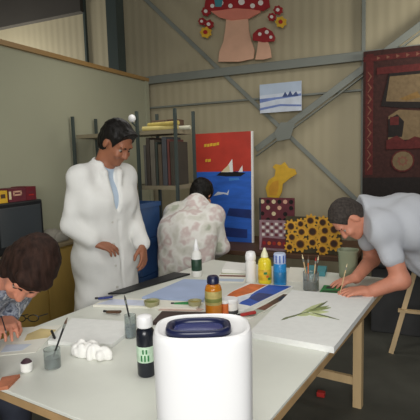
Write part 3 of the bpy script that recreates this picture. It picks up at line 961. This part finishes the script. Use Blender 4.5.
slab('abstract_painting', 'unframed blue painting with an orange band lying by the yellow and blue bottles', 'painting',
     [(206, 306), (244, 310), (293, 286), (247, 283)], .012, WHITE_M,
     shapes=[([(.62, .18), (.97, .14), (.98, .98), (.5, .98), (.5, .66)], BLUE), ([(.05, .42), (.3, .4), (.46, .6), (.46, .97), (.1, .97), (.02, .6)], ORANGE), ([(.28, .03), (.56, .06), (.62, .4), (.5, .56), (.3, .3)], mat('white_wash', (214, 220, 232), .7, .1, 14)), ([(.6, .4), (.95, .3), (.96, .6), (.6, .62)], BLUE_D)])
slab('colour_strip', 'narrow smudged strip of dark and rust colour trials beside the plant canvas', 'paper', [(240, 318), (252, 318), (296, 294), (284, 292)], .004, PAPER,
     shapes=[([(.2, .5), (.8, .5), (.85, .95), (.2, .92)], BROWN), ([(.1, .3), (.9, .28), (.8, .5), (.2, .5)], RUG_P), ([(.1, .05), (.9, .05), (.9, .28), (.1, .3)], mat('grey_wash', (168, 176, 160), .7, .2, 20)), ([(.45, .7), (.9, .66), (.9, .84), (.4, .86)], BLACK)])
slab('watercolour_sheet', 'striped pale blue and tan paper lying behind the abstract painting', 'paper', [(212, 282), (244, 283), (250, 272), (222, 271)], .002, PAPER,
     shapes=[([(.05, .1), (.95, .1), (.95, .34), (.05, .3)], SKYB), ([(.05, .5), (.95, .52), (.95, .66), (.05, .62)], RUG_P), ([(.05, .75), (.95, .75), (.95, .9), (.05, .9)], OLIVE)])
slab('white_tray', 'shallow white tray at the far end of the table near the mottled smock', 'tray', [(222, 269), (246, 270), (248, 263), (226, 262)], .03, WHITE_M)
slab('letter_sheet', 'white paper sheet lying behind the blue paint bottle', 'paper', [(286, 281), (304, 282), (308, 268), (290, 267)], .002, PAPER)
slab('teal_book', 'teal book lying below the sunflower painting', 'book', [(304, 271), (325, 272), (327, 266), (308, 265)], .03, TEAL)
# green tray with dark things near the bending man
slab('green_tray', 'flat green tray beside the brush jar near the bending man', 'tray', [(319, 292.5), (341, 293.5), (343, 286), (324, 285)], .012, GREEN,
     shapes=[([(.1, .1), (.9, .1), (.9, .35), (.1, .3)], mat('deep_green', (24, 70, 40), .5)), ([(.2, .55), (.6, .55), (.6, .85), (.2, .85)], BLACK)])
# pale green tub at the far corner
b = tp(348, 279)
root = thing('plastic_tub', 'pale grey green tub on the table under the face of the bending man', 'tub', uv(-.805, 2.885, TOPZ))
MB().lathe([(.048, 0), (.052, .005), (.060, .16), (.064, .165), (.064, .175), (.058, .175), (.050, .01), (.002, .008)], (0, 0, 0), mat('grey_green_plastic', (140, 146, 120), .5, .05, 6), 28, power=3).build('body', root, smooth=True)

# small paint tubes on the paper pad and by the bowls
def tube(label, x, y, ang, c, z=0.0):
    d = Vector((math.cos(ang), math.sin(ang), 0))
    root = thing('paint_tube', label, 'paint tube', tp(x, y) + Vector((0, 0, .011 + z)))
    n_ = Vector((-d.y, d.x, 0))
    mb_ = MB().prism([d * .05 + n_ * .012 - Vector((0, 0, .002)), d * .05 - n_ * .012 - Vector((0, 0, .002)), -d * .03 - n_ * .009 - Vector((0, 0, .008)), -d * .03 + n_ * .009 - Vector((0, 0, .008))], (0, 0, 1), .012, c)
    mb_.build('body', root, bevel=.003)
    MB().tube(-d * .03, -d * .048, .006, .006, BLACK, 10).build('cap', root, smooth=True)
tube('navy paint tube lying on the corner of the paper pad', 104, 302, .5, NAVY_L, .0125)
tube('brown paint tube lying on the bare table by the tall jar', 112, 314, .1, BROWN)
tube('green paint tube lying near the mustard bowl', 180, 306, .3, GREEN, .002)
tube('red paint tube lying beside the small white paint jar', 246, 317, .7, RED, .004)
# at the woman's place
OCHRE = mat('ochre_wash', (204, 184, 132), .75, .15, 12)
slab('watercolour_sheet', 'paper with an ochre wash in front of the woman painting', 'paper', [(-6, 356), (36, 352), (62, 325), (14, 328)], .002, PAPER,
     shapes=[([(.45, .45), (.95, .5), (.98, .8), (.6, .9), (.4, .7)], OCHRE), ([(.1, .1), (.6, .1), (.7, .3), (.1, .35)], SNOW)])
gr = thing('eyeglasses', 'black eyeglasses lying on the table beside the woman', 'glasses', tp(27, 322))
gc = Vector((0, 0, .018))
for sx in (-1, 1):
    mb_ = MB()
    for i in range(14):
        t0, t1 = 2 * math.pi * i / 14, 2 * math.pi * (i + 1) / 14
        f_ = lambda t: gc + JR * (sx * .032 + .026 * math.cos(t)) + Vector((0, 0, .017 * math.sin(t)))
        mb_.tube(f_(t0), f_(t1), .0026, .0026, BLACK, 6)
    mb_.build('lens_rim', gr)
    MB().tube(gc + JR * sx * .058 + Vector((0, 0, .008)), gc + JR * sx * .05 + Vector((-.03, .1, -.014)), .0026, .0026, BLACK, 6).build('temple', gr)
MB().tube(gc - JR * .008, gc + JR * .008, .0026, .0026, BLACK, 6).build('bridge', gr)
lump('crumpled_tissue', 'crumpled white tissue on the table beside the glass jar', 'tissue', tp(89, 357), .098, .055, .042, WHITE_M, 11, n=22, vox=.004)
# small pot with dark paint
b = tp(27, 371)
bottle('paint_pot', 'small white pot of purple brown paint in front of the woman', 'pot', b, [
    ('body', [(.018, 0), (.022, .004), (.024, .036), (.021, .036), (.018, .01), (.002, .008)], WHITE_M),
    ('paint', [(.0200, .022), (.0206, .034), (.012, .045), (.002, .05)], mat('purple_brown', (70, 46, 54), .5, .2, 14))])
slab('rust_rag', 'rust coloured paint rag at the table edge below the purple pot', 'cloth', [(-4, 388), (8, 386), (20, 374), (2, 377)], .012, mat('rust_cloth', (176, 110, 80), .9, .25, 20))
tag(MB().tube(tp(55, 343) + Vector((0, 0, .023)), tp(52, 336) + Vector((0, 0, .023)), .006, .006, BLACK, 8).build('charcoal_stick', smooth=True), 'tiny black charcoal stick on the blank canvas beside the brush', 'charcoal')

# ------------------------------------------------------------------ people
def n3(v):
    return Vector(v).normalized()
def frame(fwd, up):
    f = n3(fwd)
    u = Vector(up) - f * Vector(up).dot(f)
    u.normalize()
    r_ = f.cross(u)
    return r_, f, u                       # right, forward, up of the wearer
def head_skin(sd, c, fr, neck, nr=.058, sc=1.0):
    r_, f, u = fr
    A = np.array([r_, f, u]).T
    L = lambda x, y, z: Vector(c) + (r_ * x + f * y + u * z) * sc
    e = lambda q, r, **k: sd.ell(L(*q), [v * sc for v in r], A, **k)
    e((0, -.012, .035), (.075, .096, .085))
    e((0, .028, -.03), (.062, .066, .085), k=.02)
    e((0, .045, -.083), (.043, .045, .036), k=.025)
    e((0, .076, -.098), (.02, .018, .018), k=.02)
    sd.cap(L(-.036, .078, .026), L(.036, .078, .026), .014 * sc, k=.015)
    for s_ in (-1, 1):
        e((s_ * .032, .098, .0), (.016, .016, .011), k=.012, op=-1)
        e((s_ * .038, .078, -.03), (.02, .018, .02), k=.02)
        e((s_ * .077, -.008, -.008), (.009, .02, .032), k=.006)
    sd.cap(L(0, .088, .012), L(0, .11, -.028), .009 * sc, .014 * sc, k=.012)
    for s_ in (-1, 1):
        e((s_ * .012, .1, -.032), (.009, .011, .008), k=.006)
    sd.cap(L(-.02, .088, -.06), L(.02, .088, -.06), .0075 * sc, k=.006)
    sd.cap(L(-.017, .087, -.072), L(.017, .087, -.072), .008 * sc, k=.006)
    sd.cap(L(0, -.03, -.05), neck, nr * .95, nr * 1.05, k=.03)
    return L, A
def eyes(c, fr, root, sc=1.0):
    r_, f, u = fr
    L = lambda x, y, z: Vector(c) + (r_ * x + f * y + u * z) * sc - Vector(root.location)
    for s_ in (-1, 1):
        M = Matrix((r_, u, f)).transposed()
        prof = [(.0115 * math.cos(t), .0115 * math.sin(t)) for t in [-1.5 + 3.0 * i / 8 for i in range(9)]]
        o = MB().lathe(prof, L(s_ * .032, .074, .0), EYE_W, 14, M=M).build('eye', root, smooth='all')
        MB().lathe([(.0068, -.001), (.0066, .0012), (.001, .0016)], L(s_ * .032, .0846, -.003), EYE_D, 12, M=M).build('iris', o)
        MB().tube(L(s_ * .014, .094, .024), L(s_ * .05, .082, .027), .0045, .003, HAIR_B, 8).build('eyebrow', root, smooth=True)
def hand(sd, wrist, fwd, palm, thumb_side, curl=.5, sc=1.0):
    """wrist point, finger direction, direction the palm faces, direction of the thumb"""
    f = n3(fwd)
    p = Vector(palm) - f * Vector(palm).dot(f)
    p.normalize()
    t = Vector(thumb_side) - f * Vector(thumb_side).dot(f) - p * Vector(thumb_side).dot(p)
    t.normalize()
    w = Vector(wrist)
    offs, lens = [.030, .0095, -.011, -.030], [.070, .079, .073, .057]
    for i in range(4):
        kn = w + (f * (.088 - .004 * abs(i - 1)) + t * offs[i]) * sc
        sd.cap(w + t * offs[i] * .55 * sc + f * .012 * sc, kn, .0165 * sc, .0115 * sc, k=.012)
        a = curl * (.55 + .1 * i)
        q, ang = kn, 0.0
        for j, fr_ in enumerate((.45, .32, .23)):
            ang += a if j else a * .8
            d = f * math.cos(ang) + p * math.sin(ang) + t * (.07 * (1.5 - i))
            q2 = q + d.normalized() * lens[i] * fr_ * sc
            sd.cap(q, q2, (.0095 - .001 * j) * sc, (.0088 - .001 * j) * sc, k=.003)
            q = q2
    q0 = w + (f * .02 + t * .018) * sc
    q1 = w + (f * .05 + t * .047 + p * .012) * sc
    q2 = w + (f * .078 + t * .052 + p * (.02 + .02 * curl)) * sc
    q3 = w + (f * .1 + t * .044 + p * (.026 + .03 * curl)) * sc
    sd.cap(q0, q1, .016 * sc, .0125 * sc, k=.012)
    sd.cap(q1, q2, .0115 * sc, .0105 * sc, k=.003)
    sd.cap(q2, q3, .0105 * sc, .008 * sc, k=.003)
def torso(sd, J, d=0.0, k=.05):
    hl, hr, wl, wr, cl, cr_, sl, sr, nk = (Vector(J[q]) for q in ('hl', 'hr', 'wl', 'wr', 'cl', 'cr', 'sl', 'sr', 'neck'))
    for a, b, r in ((hl, hr, .105), (wl, wr, .098), (cl, cr_, .108)):
        sd.cap(a, b, r + d, k=k)
    for a, b, c in ((hl, wl, cl), (hr, wr, cr_)):
        sd.cap(a, b, .105 + d, .098 + d, k=k)
        sd.cap(b, c, .098 + d, .108 + d, k=k)
    mid = (cl + cr_) / 2
    sd.cap((hl + hr) / 2, (wl + wr) / 2, .11 + d, .105 + d, k=k)
    sd.cap((wl + wr) / 2, mid, .105 + d, .112 + d, k=k)
    for c, s_ in ((cl, sl), (cr_, sr)):
        sd.cap(c, s_, .09 + d, .058 + d, k=k)
        sd.cap(nk, s_, .048 + d, .056 + d, k=k)
    sd.cap(mid, nk, .1 + d, .055 + d, k=k)
def arm(sd, s_, e, w, d=0.0, frac=1.0, k=.025):
    s_, e, w = Vector(s_), Vector(e), Vector(w)
    if frac >= 1:
        sd.cap(s_, e, .052 + d, .040 + d, k=k)
        sd.cap(e, w, .040 + d, .027 + d, k=k)
    elif frac > .5:
        sd.cap(s_, e, .052 + d, .040 + d, k=k)
        sd.cap(e, e.lerp(w, (frac - .5) * 2), .040 + d, .036 + d, k=k)
    else:
        sd.cap(s_, s_.lerp(e, frac * 2), .052 + d, .047 + d, k=k)
def leg(sd, h, kn, an, d=0.0, k=.03):
    sd.cap(h, kn, .085 + d, .056 + d, k=k)
    sd.cap(kn, an, .056 + d, .038 + d, k=k)
def foot(sd, an, dirv, d=0.0):
    an, dv = Vector(an), n3(dirv)
    sd.cap(an + Vector((0, 0, -.045)) - dv * .04, an + Vector((0, 0, -.048)) + dv * .15, .034 + d, .03 + d, k=.02)
    sd.cap(an, an + Vector((0, 0, -.045)), .04 + d, .034 + d, k=.02)
def hair_solid(c, fr, cuts, grow=.014, sc=1.0, extra=()):
    r_, f, u = fr
    A = np.array([r_, f, u]).T
    L = lambda x, y, z: Vector(c) + (r_ * x + f * y + u * z) * sc
    s_ = Solid()
    s_.ell(L(0, -.014, .04), [(.077 + grow) * sc, (.098 + grow) * sc, (.087 + grow) * sc], A)
    s_.ell(L(0, -.045, -.02), [(.068 + grow) * sc, (.062 + grow) * sc, (.075 + grow) * sc], A, k=.03)
    for q, r in extra:
        s_.ell(L(*q), [v * sc for v in r], A, k=.02)
    for q, nr in cuts:
        s_.cut(L(*q), r_ * nr[0] + f * nr[1] + u * nr[2])
    return s_
def strands(amp, fx):
    return lambda X, Y, Z: amp * (np.sin(X * fx + 3 * np.sin(Z * 40)) * np.sin(Y * fx * 1.1 + 2 * np.sin(Z * 33)) + .6 * np.sin(Z * fx * .7 + X * 60))
def folds(amp, a=38.0):
    return lambda X, Y, Z: amp * (np.sin(X * a + Z * 14 + 2 * np.sin(Y * 17)) * np.sin(Y * a * .9 - Z * 9 + 1.5 * np.sin(Z * 12)))

def lerp3(a, b, t):
    return Vector(a).lerp(Vector(b), t)

# ---- man in the white coat
f0 = n3((.94, -.34, 0)); r0 = Vector((f0.y, -f0.x, 0)); Z = Vector((0, 0, 1))
man = thing('person', 'standing man in a long white coat with black hair, head bowed over the table', 'person', (-1.82, 2.27, 0))
C0 = Vector((-1.80, 2.285, 0))
sc_ = Vector((-1.785, 2.29, 1.425))
J = dict(hl=C0 - r0 * .09 + Z * .93, hr=C0 + r0 * .09 + Z * .93, wl=C0 - r0 * .07 + Z * 1.10, wr=C0 + r0 * .07 + Z * 1.10,
         cl=C0 - r0 * .085 + Z * 1.28 + f0 * .02, cr=C0 + r0 * .085 + Z * 1.28 + f0 * .02, sl=sc_ - r0 * .150, sr=sc_ + r0 * .165, neck=sc_ + Z * .065 + f0 * .01)
HC = Vector((-1.675, 2.285, 1.63))
HF = frame((.76, -.10, -.66), (.6, -.1, .75))
el_r, wr_r = Vector((-1.885, 2.085, 1.15)), Vector((-1.755, 2.125, 1.05))
el_l, wr_l = Vector((-1.715, 2.47, 1.15)), Vector((-1.565, 2.345, 1.0))
kn = [C0 - r0 * .1 + Z * .5 + f0 * .02, C0 + r0 * .1 + Z * .5 + f0 * .02]
an = [C0 - r0 * .11 + Z * .095 - f0 * .03, C0 + r0 * .11 + Z * .095 - f0 * .03]
sk = Solid()
torso(sk, J, -.02)
head_skin(sk, HC, HF, J['neck'])
arm(sk, J['sr'], el_r, wr_r, -.004); arm(sk, J['sl'], el_l, wr_l, -.004)
hand(sk, wr_r, (.82, .45, -.3), (-.1, .3, -1), (.35, .8, .2), .55)
hand(sk, wr_l, (.35, -.45, -.8), (-.8, -.2, -.2), (.5, -.8, .3), .5)
for i, h in enumerate(('hl', 'hr')):
    leg(sk, J[h], kn[i], an[i], -.012); foot(sk, an[i], f0, -.006)
sk.build('body', SKIN_D, .0065, man)
sh = Solid(); torso(sh, J, -.008)
sh.cap(J['neck'] - f0 * .005, J['neck'] + Z * .03, .062, .062, k=.01)
sh.cut(J['neck'] + Z * .03, (.1 * f0.x, .1 * f0.y, 1))
o = sh.build('shirt', SHIRT_BL, .009, man); o['label'] = 'pale blue shirt at the open collar'
tr = Solid()
tr.cap(J['hl'], J['hr'], .108, k=.03)
for i, h in enumerate(('hl', 'hr')):
    leg(tr, J[h], kn[i], an[i], .014)
    tr.cap(kn[i], an[i], .068, .062, k=.02)
tr.cut(an[0] + Z * -.05, (0, 0, -1))
tr.build('trousers', DENIM, .011, man)
shoe = Solid()
for i in range(2):
    foot(shoe, an[i], f0, .008)
shoe.cut((0, 0, .002), (0, 0, -1)); shoe.cut((0, 0, .1), (0, 0, 1))
shoe.build('shoes', SHOE, .009, man)
ct = Solid(); torso(ct, J, .012, k=.04)
arm(ct, J['sr'], el_r, wr_r, .015, .94); arm(ct, J['sl'], el_l, wr_l, .015, .94)
ct.cap(lerp3(el_r, wr_r, .3), lerp3(el_r, wr_r, .9), .050, .046, k=.015)
ct.cap(lerp3(el_l, wr_l, .3), lerp3(el_l, wr_l, .9), .048, .044, k=.015)
for s_ in (-1, 1):
    ct.cap(C0 + r0 * s_ * .075 + Z * .95, C0 + r0 * s_ * .095 + Z * .45, .118, .135, k=.05)
ct.cap(C0 + Z * .95, C0 + Z * .45 + f0 * .02, .128, .15, k=.05)
nf = J['neck'] + f0 * .085 + Z * .02
ct.cap(nf, sc_ + f0 * .135 - Z * .19, .05, .012, k=.012, op=-1)
ct.cap(J['neck'] - Z * .01, J['neck'] + f0 * .03 + Z * .1, .060, .07, k=.012, op=-1)
for s_ in (-1, 1):                     # collar and lapels
    ct.cap(J['neck'] - f0 * .06 + Z * .012, J['neck'] + r0 * s_ * .066 + Z * .012, .017, k=.012)
    ct.cap(J['neck'] + r0 * s_ * .066 + Z * .012, J['neck'] + r0 * s_ * .052 + f0 * .075 - Z * .04, .017, .02, k=.012)
    ct.cap(J['neck'] + r0 * s_ * .052 + f0 * .075 - Z * .04, sc_ + r0 * s_ * .012 + f0 * .128 - Z * .2, .02, .008, k=.012)
ct.cut((0, 0, .47), (0, 0, -1))
for za, ra, zb, rb in ((1.16, .138, .95, .142), (.95, .142, .46, .172)):
    ct.cap(C0 + f0 * ra + r0 * -.02 + Z * za, C0 + f0 * rb + r0 * -.02 + Z * zb, .011, k=.006, op=-1)
coat = ct.build('coat', COAT, .008, man, wave=lambda X, Y, Z: .0032 * np.sin((X * r0.x + Y * r0.y) * 62 + 2.2 * np.sin(Z * 7 + X * 6) + 5 * X) * (.55 + .45 * np.sin(Z * 6.5 + Y * 11)) + .0016 * np.sin(Z * 48 + X * 40 + 3 * np.sin(Y * 20)))
for i in range(4):
    z = 1.16 - .13 * i
    q = C0 + f0 * (.136 + .006 * i) + r0 * .004
    MB().tube(q + Z * z - C0, q + Z * z + f0 * .012 - C0, .008, .007, mat('button', (190, 188, 180), .4), 10).build('button', man, smooth=True)
eyes(HC, HF, man)
hs = hair_solid(HC, HF, [((0, .058, .045), (0, 1, -.35)), ((0, 0, -.075), (0, .25, -1))], .012, extra=[((0, .06, .095), (.06, .045, .03))])
r_, f_, u_ = HF
for s_ in (-1, 1):                    # clear the ears
    q = HC + r_ * s_ * .085 + f_ * .012 - u_ * .02
    hs.ell(q, [.03, .035, .045], np.array([r_, f_, u_]).T, k=.01, op=-1)
hs.build('hair', HAIR_B, .006, man, wave=strands(.0018, 170))

# ---- sitting person in the mottled smock, seen from behind
sit = thing('person', 'dark haired person in a mottled grey smock sitting bent forward with back turned', 'person', (-1.75, 3.25, 0))
fs = n3((.02, 1, 0)); rs = Vector((fs.y, -fs.x, 0))
B0 = Vector((-1.75, 3.255, 0))
J = dict(hl=B0 - rs * .09 + Z * .545, hr=B0 + rs * .09 + Z * .545, wl=B0 - rs * .08 + Z * .72 - fs * .01, wr=B0 + rs * .08 + Z * .72 - fs * .01,
         cl=B0 - rs * .10 + Z * .92 + fs * .03, cr=B0 + rs * .10 + Z * .92 + fs * .03, sl=B0 - rs * .165 + Z * 1.05 + fs * .12, sr=B0 + rs * .175 + Z * 1.05 + fs * .12, neck=B0 + Z * 1.12 + fs * .18)
HC = B0 + Vector((.0, .31, 1.215)); HF = frame((.06, .8, -.6), (0, .6, .8))
el = [B0 + Vector((-.20, .12, .80)), B0 + Vector((.23, .16, .80))]
wr_ = [B0 + Vector((-.04, .32, .72)), B0 + Vector((.10, .34, .72))]
kn = [B0 + Vector((-.10, .40, .51)), B0 + Vector((.12, .40, .51))]
an = [B0 + Vector((-.11, .36, .095)), B0 + Vector((.12, .36, .095))]
sk = Solid(); torso(sk, J, -.02); head_skin(sk, HC, HF, J['neck'])
arm(sk, J['sl'], el[0], wr_[0], -.004); arm(sk, J['sr'], el[1], wr_[1], -.004)
hand(sk, wr_[0], (.3, .9, -.25), (0, 0, -1), (1, 0, 0), .4); hand(sk, wr_[1], (-.3, .9, -.25), (0, 0, -1), (-1, 0, 0), .4)
for i, h in enumerate(('hl', 'hr')):
    leg(sk, J[h], kn[i], an[i], -.012); foot(sk, an[i], fs, -.006)
sk.build('body', SKIN, .0075, sit)
sm = Solid(); torso(sm, J, .03, k=.07)
sm.ell(B0 + Z * .86 - fs * .0, [.225, .17, .24], k=.06)
for i, s_ in enumerate(('sl', 'sr')):
    arm(sm, J[s_], el[i], wr_[i], .03, .95)
sm.cap(J['neck'] + fs * .0, J['neck'] + Z * .035 + fs * .03, .062, .056, k=.02)
for i, s_ in enumerate((-1, 1)):
    sm.cap(B0 + rs * s_ * .1 + Z * .6, B0 + rs * s_ * .11 + Z * .50, .135, .14, k=.05)
sm.cut((0, 0, .475), (0, 0, -1))
sm.build('smock', CAMO, .010, sit, wave=folds(.006, 30))
tr = Solid(); tr.cap(J['hl'], J['hr'], .095, k=.03)
for i, h in enumerate(('hl', 'hr')):
    leg(tr, J[h], kn[i], an[i], .012)
tr.cut((0, 0, .458), (0, 0, -1)) if False else None
tr.build('trousers', DENIM, .011, sit)
shoe = Solid()
for i in range(2):
    foot(shoe, an[i], fs, .008)
shoe.cut((0, 0, .002), (0, 0, -1)); shoe.cut((0, 0, .1), (0, 0, 1))
shoe.build('shoes', SHOE, .01, sit)
eyes(HC, HF, sit)
hair_solid(HC, HF, [((0, .07, .03), (0, 1, -.5)), ((0, 0, -.1), (0, 0, -1))], .016).build('hair', HAIR_B, .007, sit, wave=strands(.002, 150))

def stool(label, c, h, s=.34):
    root = thing('wooden_stool', label, 'stool', c)
    MB().box((0, 0, h - .02), (s, s, .04), PINE).build('seat', root, bevel=.006)
    for sx in (-1, 1):
        for sy in (-1, 1):
            MB().bar((sx * s * .46, sy * s * .46, 0), (sx * s * .38, sy * s * .38, h - .04), .035, .035, PINE).build('leg', root)
    MB().bar((-s * .43, -s * .43, .16), (s * .43, -s * .43, .16), .02, .03, PINE).build('rail', root)
    MB().bar((-s * .43, s * .43, .16), (s * .43, s * .43, .16), .02, .03, PINE).build('rail', root)
stool('square pine stool under the person in the mottled smock', (-1.75, 3.255, 0), .44)

# ---- bending man in the pale T-shirt
ben = thing('person', 'grey cropped man in a pale T-shirt bending low over the canvas', 'person', (.30, 3.0, 0))
td = n3((-.62, -.25, .0)); pl_ = Vector((.37, -.93, 0)).normalized()      # toward the head, toward the near shoulder
hp = Vector((.32, 3.02, .93))
J = dict(hl=hp + pl_ * .09, hr=hp - pl_ * .09, wl=Vector((.12, 2.93, 1.06)) + pl_ * .075, wr=Vector((.12, 2.93, 1.06)) - pl_ * .075,
         cl=Vector((-.10, 2.83, 1.13)) + pl_ * .09, cr=Vector((-.10, 2.83, 1.13)) - pl_ * .09,
         sl=Vector((-.215, 2.61, 1.12)), sr=Vector((-.33, 2.93, 1.12)), neck=Vector((-.315, 2.755, 1.185)))
HC = Vector((-.40, 2.68, 1.16)); HF = frame((-.34, -.30, -.88), (-.72, -.34, .42))
el_l, wr_l = Vector((-.115, 2.61, .845)), Vector((-.275, 2.51, .787))
el_r, wr_r = Vector((-.30, 2.97, .87)), Vector((-.365, 2.74, .803))
kn = [hp + pl_ * .11 + Vector((-.06, -.02, -.43)), hp - pl_ * .11 + Vector((-.06, -.02, -.43))]
an = [hp + pl_ * .12 + Vector((.02, .02, -.835)), hp - pl_ * .12 + Vector((.02, .02, -.835))]
sk = Solid(); torso(sk, J, -.015); head_skin(sk, HC, HF, J['neck'] + Vector((.05, .02, -.02)), .062, .92)
arm(sk, J['sl'], el_l, wr_l, .006); arm(sk, J['sr'], el_r, wr_r, .006)
hand(sk, wr_l + Z * .016, (-.9, -.35, -.06), (.05, .2, -1), (-.3, .9, .1), .45); hand(sk, wr_r, (-.7, -.7, -.1), (0, 0, -1), (-.7, .7, 0), .4)
for i, h in enumerate(('hl', 'hr')):
    leg(sk, J[h], kn[i], an[i], -.012); foot(sk, an[i], td, -.006)
sk.build('body', SKIN_R, .0065, ben)
ts = Solid(); torso(ts, J, .028, k=.06)
arm(ts, J['sl'], el_l, wr_l, .018, .27); arm(ts, J['sr'], el_r, wr_r, .018, .27)
ts.ell(Vector((.06, 2.86, .96)), [.19, .15, .16], k=.08)
ts.ell(Vector((.16, 2.9, .88)), [.17, .15, .16], k=.08)
ts.cap(J['neck'], J['neck'] + Vector((-.012, -.008, .0)), .07, .066, k=.02)
ts.cut(J['neck'] + td * .035, td)
ts.cut(hp + Vector((.04, .02, -.12)), (.6, .3, -.7))
ts.build('t_shirt', TEE, .009, ben, wave=folds(.004))
tr = Solid(); tr.cap(J['hl'], J['hr'], .115, k=.03)
for i, h in enumerate(('hl', 'hr')):
    leg(tr, J[h], kn[i], an[i], .014); tr.cap(kn[i], an[i], .068, .06, k=.02)
tr.build('trousers', DENIM, .011, ben)
shoe = Solid()
for i in range(2):
    foot(shoe, an[i], td, .008)
shoe.cut((0, 0, .002), (0, 0, -1)); shoe.cut((0, 0, .1), (0, 0, 1))
shoe.build('shoes', SHOE, .01, ben)
eyes(HC, HF, ben, .92)
hs = hair_solid(HC, HF, [((0, .06, .05), (0, 1, -.3)), ((0, 0, -.06), (0, .35, -1))], .006, .92)
r_, f_, u_ = HF
for s_ in (-1, 1):
    hs.ell(HC + r_ * s_ * .08 + f_ * .015 - u_ * .02, [.03, .035, .045], np.array([r_, f_, u_]).T, k=.01, op=-1)
hs.build('hair', HAIR_G, .006, ben, wave=strands(.0008, 220))
q = wr_l + Vector((-.105, -.02, -.0))
brush('thin pale brush held by the bending man', q + Vector((-.03, -.02, -.005)), q + Vector((.0, .03, .15)), PINE, CREAM, r=.003)

# ---- woman painting at the near corner
wo = thing('person', 'brown haired woman in a printed blouse with face bowed over her paper', 'person', (-1.98, 1.22, 0))
W0 = Vector((-1.97, 1.22, 0)); fw = Vector((1, -.05, 0)).normalized(); rw = Vector((fw.y, -fw.x, 0))
J = dict(hl=W0 - rw * .09 + Z * .56, hr=W0 + rw * .09 + Z * .56, wl=W0 - rw * .07 + Z * .76 + fw * .05, wr=W0 + rw * .07 + Z * .76 + fw * .05,
         cl=W0 - rw * .08 + Z * .95 + fw * .21, cr=W0 + rw * .08 + Z * .95 + fw * .21, sl=W0 - rw * .15 + Z * 1.045 + fw * .40, sr=W0 + rw * .15 + Z * 1.045 + fw * .40, neck=W0 + Z * 1.085 + fw * .50)
HC = Vector((-1.255, 1.170, 1.156)); HF = frame((.16, -.52, -.76), (.75, -.15, .5))
el_l, wr_l = Vector((-1.78, 1.58, .89)), Vector((-1.685, 1.42, .835))
el_r, wr_r = Vector((-1.72, .93, .88)), Vector((-1.50, 1.02, .80))
kn = [W0 + Vector((.40, .12, .52)), W0 + Vector((.40, -.12, .52))]
an = [W0 + Vector((.36, .12, .095)), W0 + Vector((.36, -.12, .095))]
sk = Solid(); torso(sk, J, -.02, k=.04); head_skin(sk, HC, HF, J['neck'], .05, .95)
arm(sk, J['sl'], el_l, wr_l, -.006); arm(sk, J['sr'], el_r, wr_r, -.006)
hand(sk, wr_l, (.75, -.6, -.1), (0, 0, -1), (.6, .75, .0), .6, .95); hand(sk, wr_r, (.8, .5, -.1), (0, 0, -1), (-.5, .8, 0), .4, .95)
for i, h in enumerate(('hl', 'hr')):
    leg(sk, J[h], kn[i], an[i], -.016); foot(sk, an[i], fw, -.008)
sk.build('body', SKIN_R, .006, wo)
bl = Solid(); torso(bl, J, .012, k=.05)
arm(bl, J['sl'], el_l, wr_l, .016, .9); arm(bl, J['sr'], el_r, wr_r, .016, .9)
bl.cap(J['hl'] + Z * .02, J['hr'] + Z * .02, .118, k=.04)
bl.cap(J['neck'] - fw * .03, J['neck'], .06, .055, k=.02)
bl.cut(J['neck'] + fw * .03 + Z * .02, n3((.75, 0, .5)))
bl.build('blouse', PRINT, .008, wo, wave=folds(.003))
tr = Solid(); tr.cap(J['hl'], J['hr'], .10, k=.03)
for i, h in enumerate(('hl', 'hr')):
    leg(tr, J[h], kn[i], an[i], .01)
tr.build('trousers', DENIM, .011, wo)
shoe = Solid()
for i in range(2):
    foot(shoe, an[i], fw, .006)
shoe.cut((0, 0, .002), (0, 0, -1)); shoe.cut((0, 0, .1), (0, 0, 1))
shoe.build('shoes', SHOE, .01, wo)
eyes(HC, HF, wo, .95)
hs = hair_solid(HC, HF, [((0, 0, -.115), (0, .2, -1))], .012, .95, extra=[((.07, -.01, -.03), (.026, .06, .075)), ((-.07, -.01, -.03), (.026, .06, .075)), ((0, .07, .085), (.065, .035, .03))])
r_, f_, u_ = HF
hs.ell(HC + f_ * .105 - u_ * .06, [.064, .085, .098], np.array([r_, f_, u_]).T, k=.012, op=-1)
hs.build('hair', HAIR_BR, .005, wo, wave=strands(.0022, 150))
q = wr_l + Vector((.075, -.06, -.012))
brush('thin dark brush in the hand of the woman', q + Vector((-.01, -.02, .06)), q + Vector((.05, -.05, -.005)) , BLACK, BROWN, r=.003)
stool('pine stool under the woman in the printed blouse', (-1.97, 1.22, 0), .45)
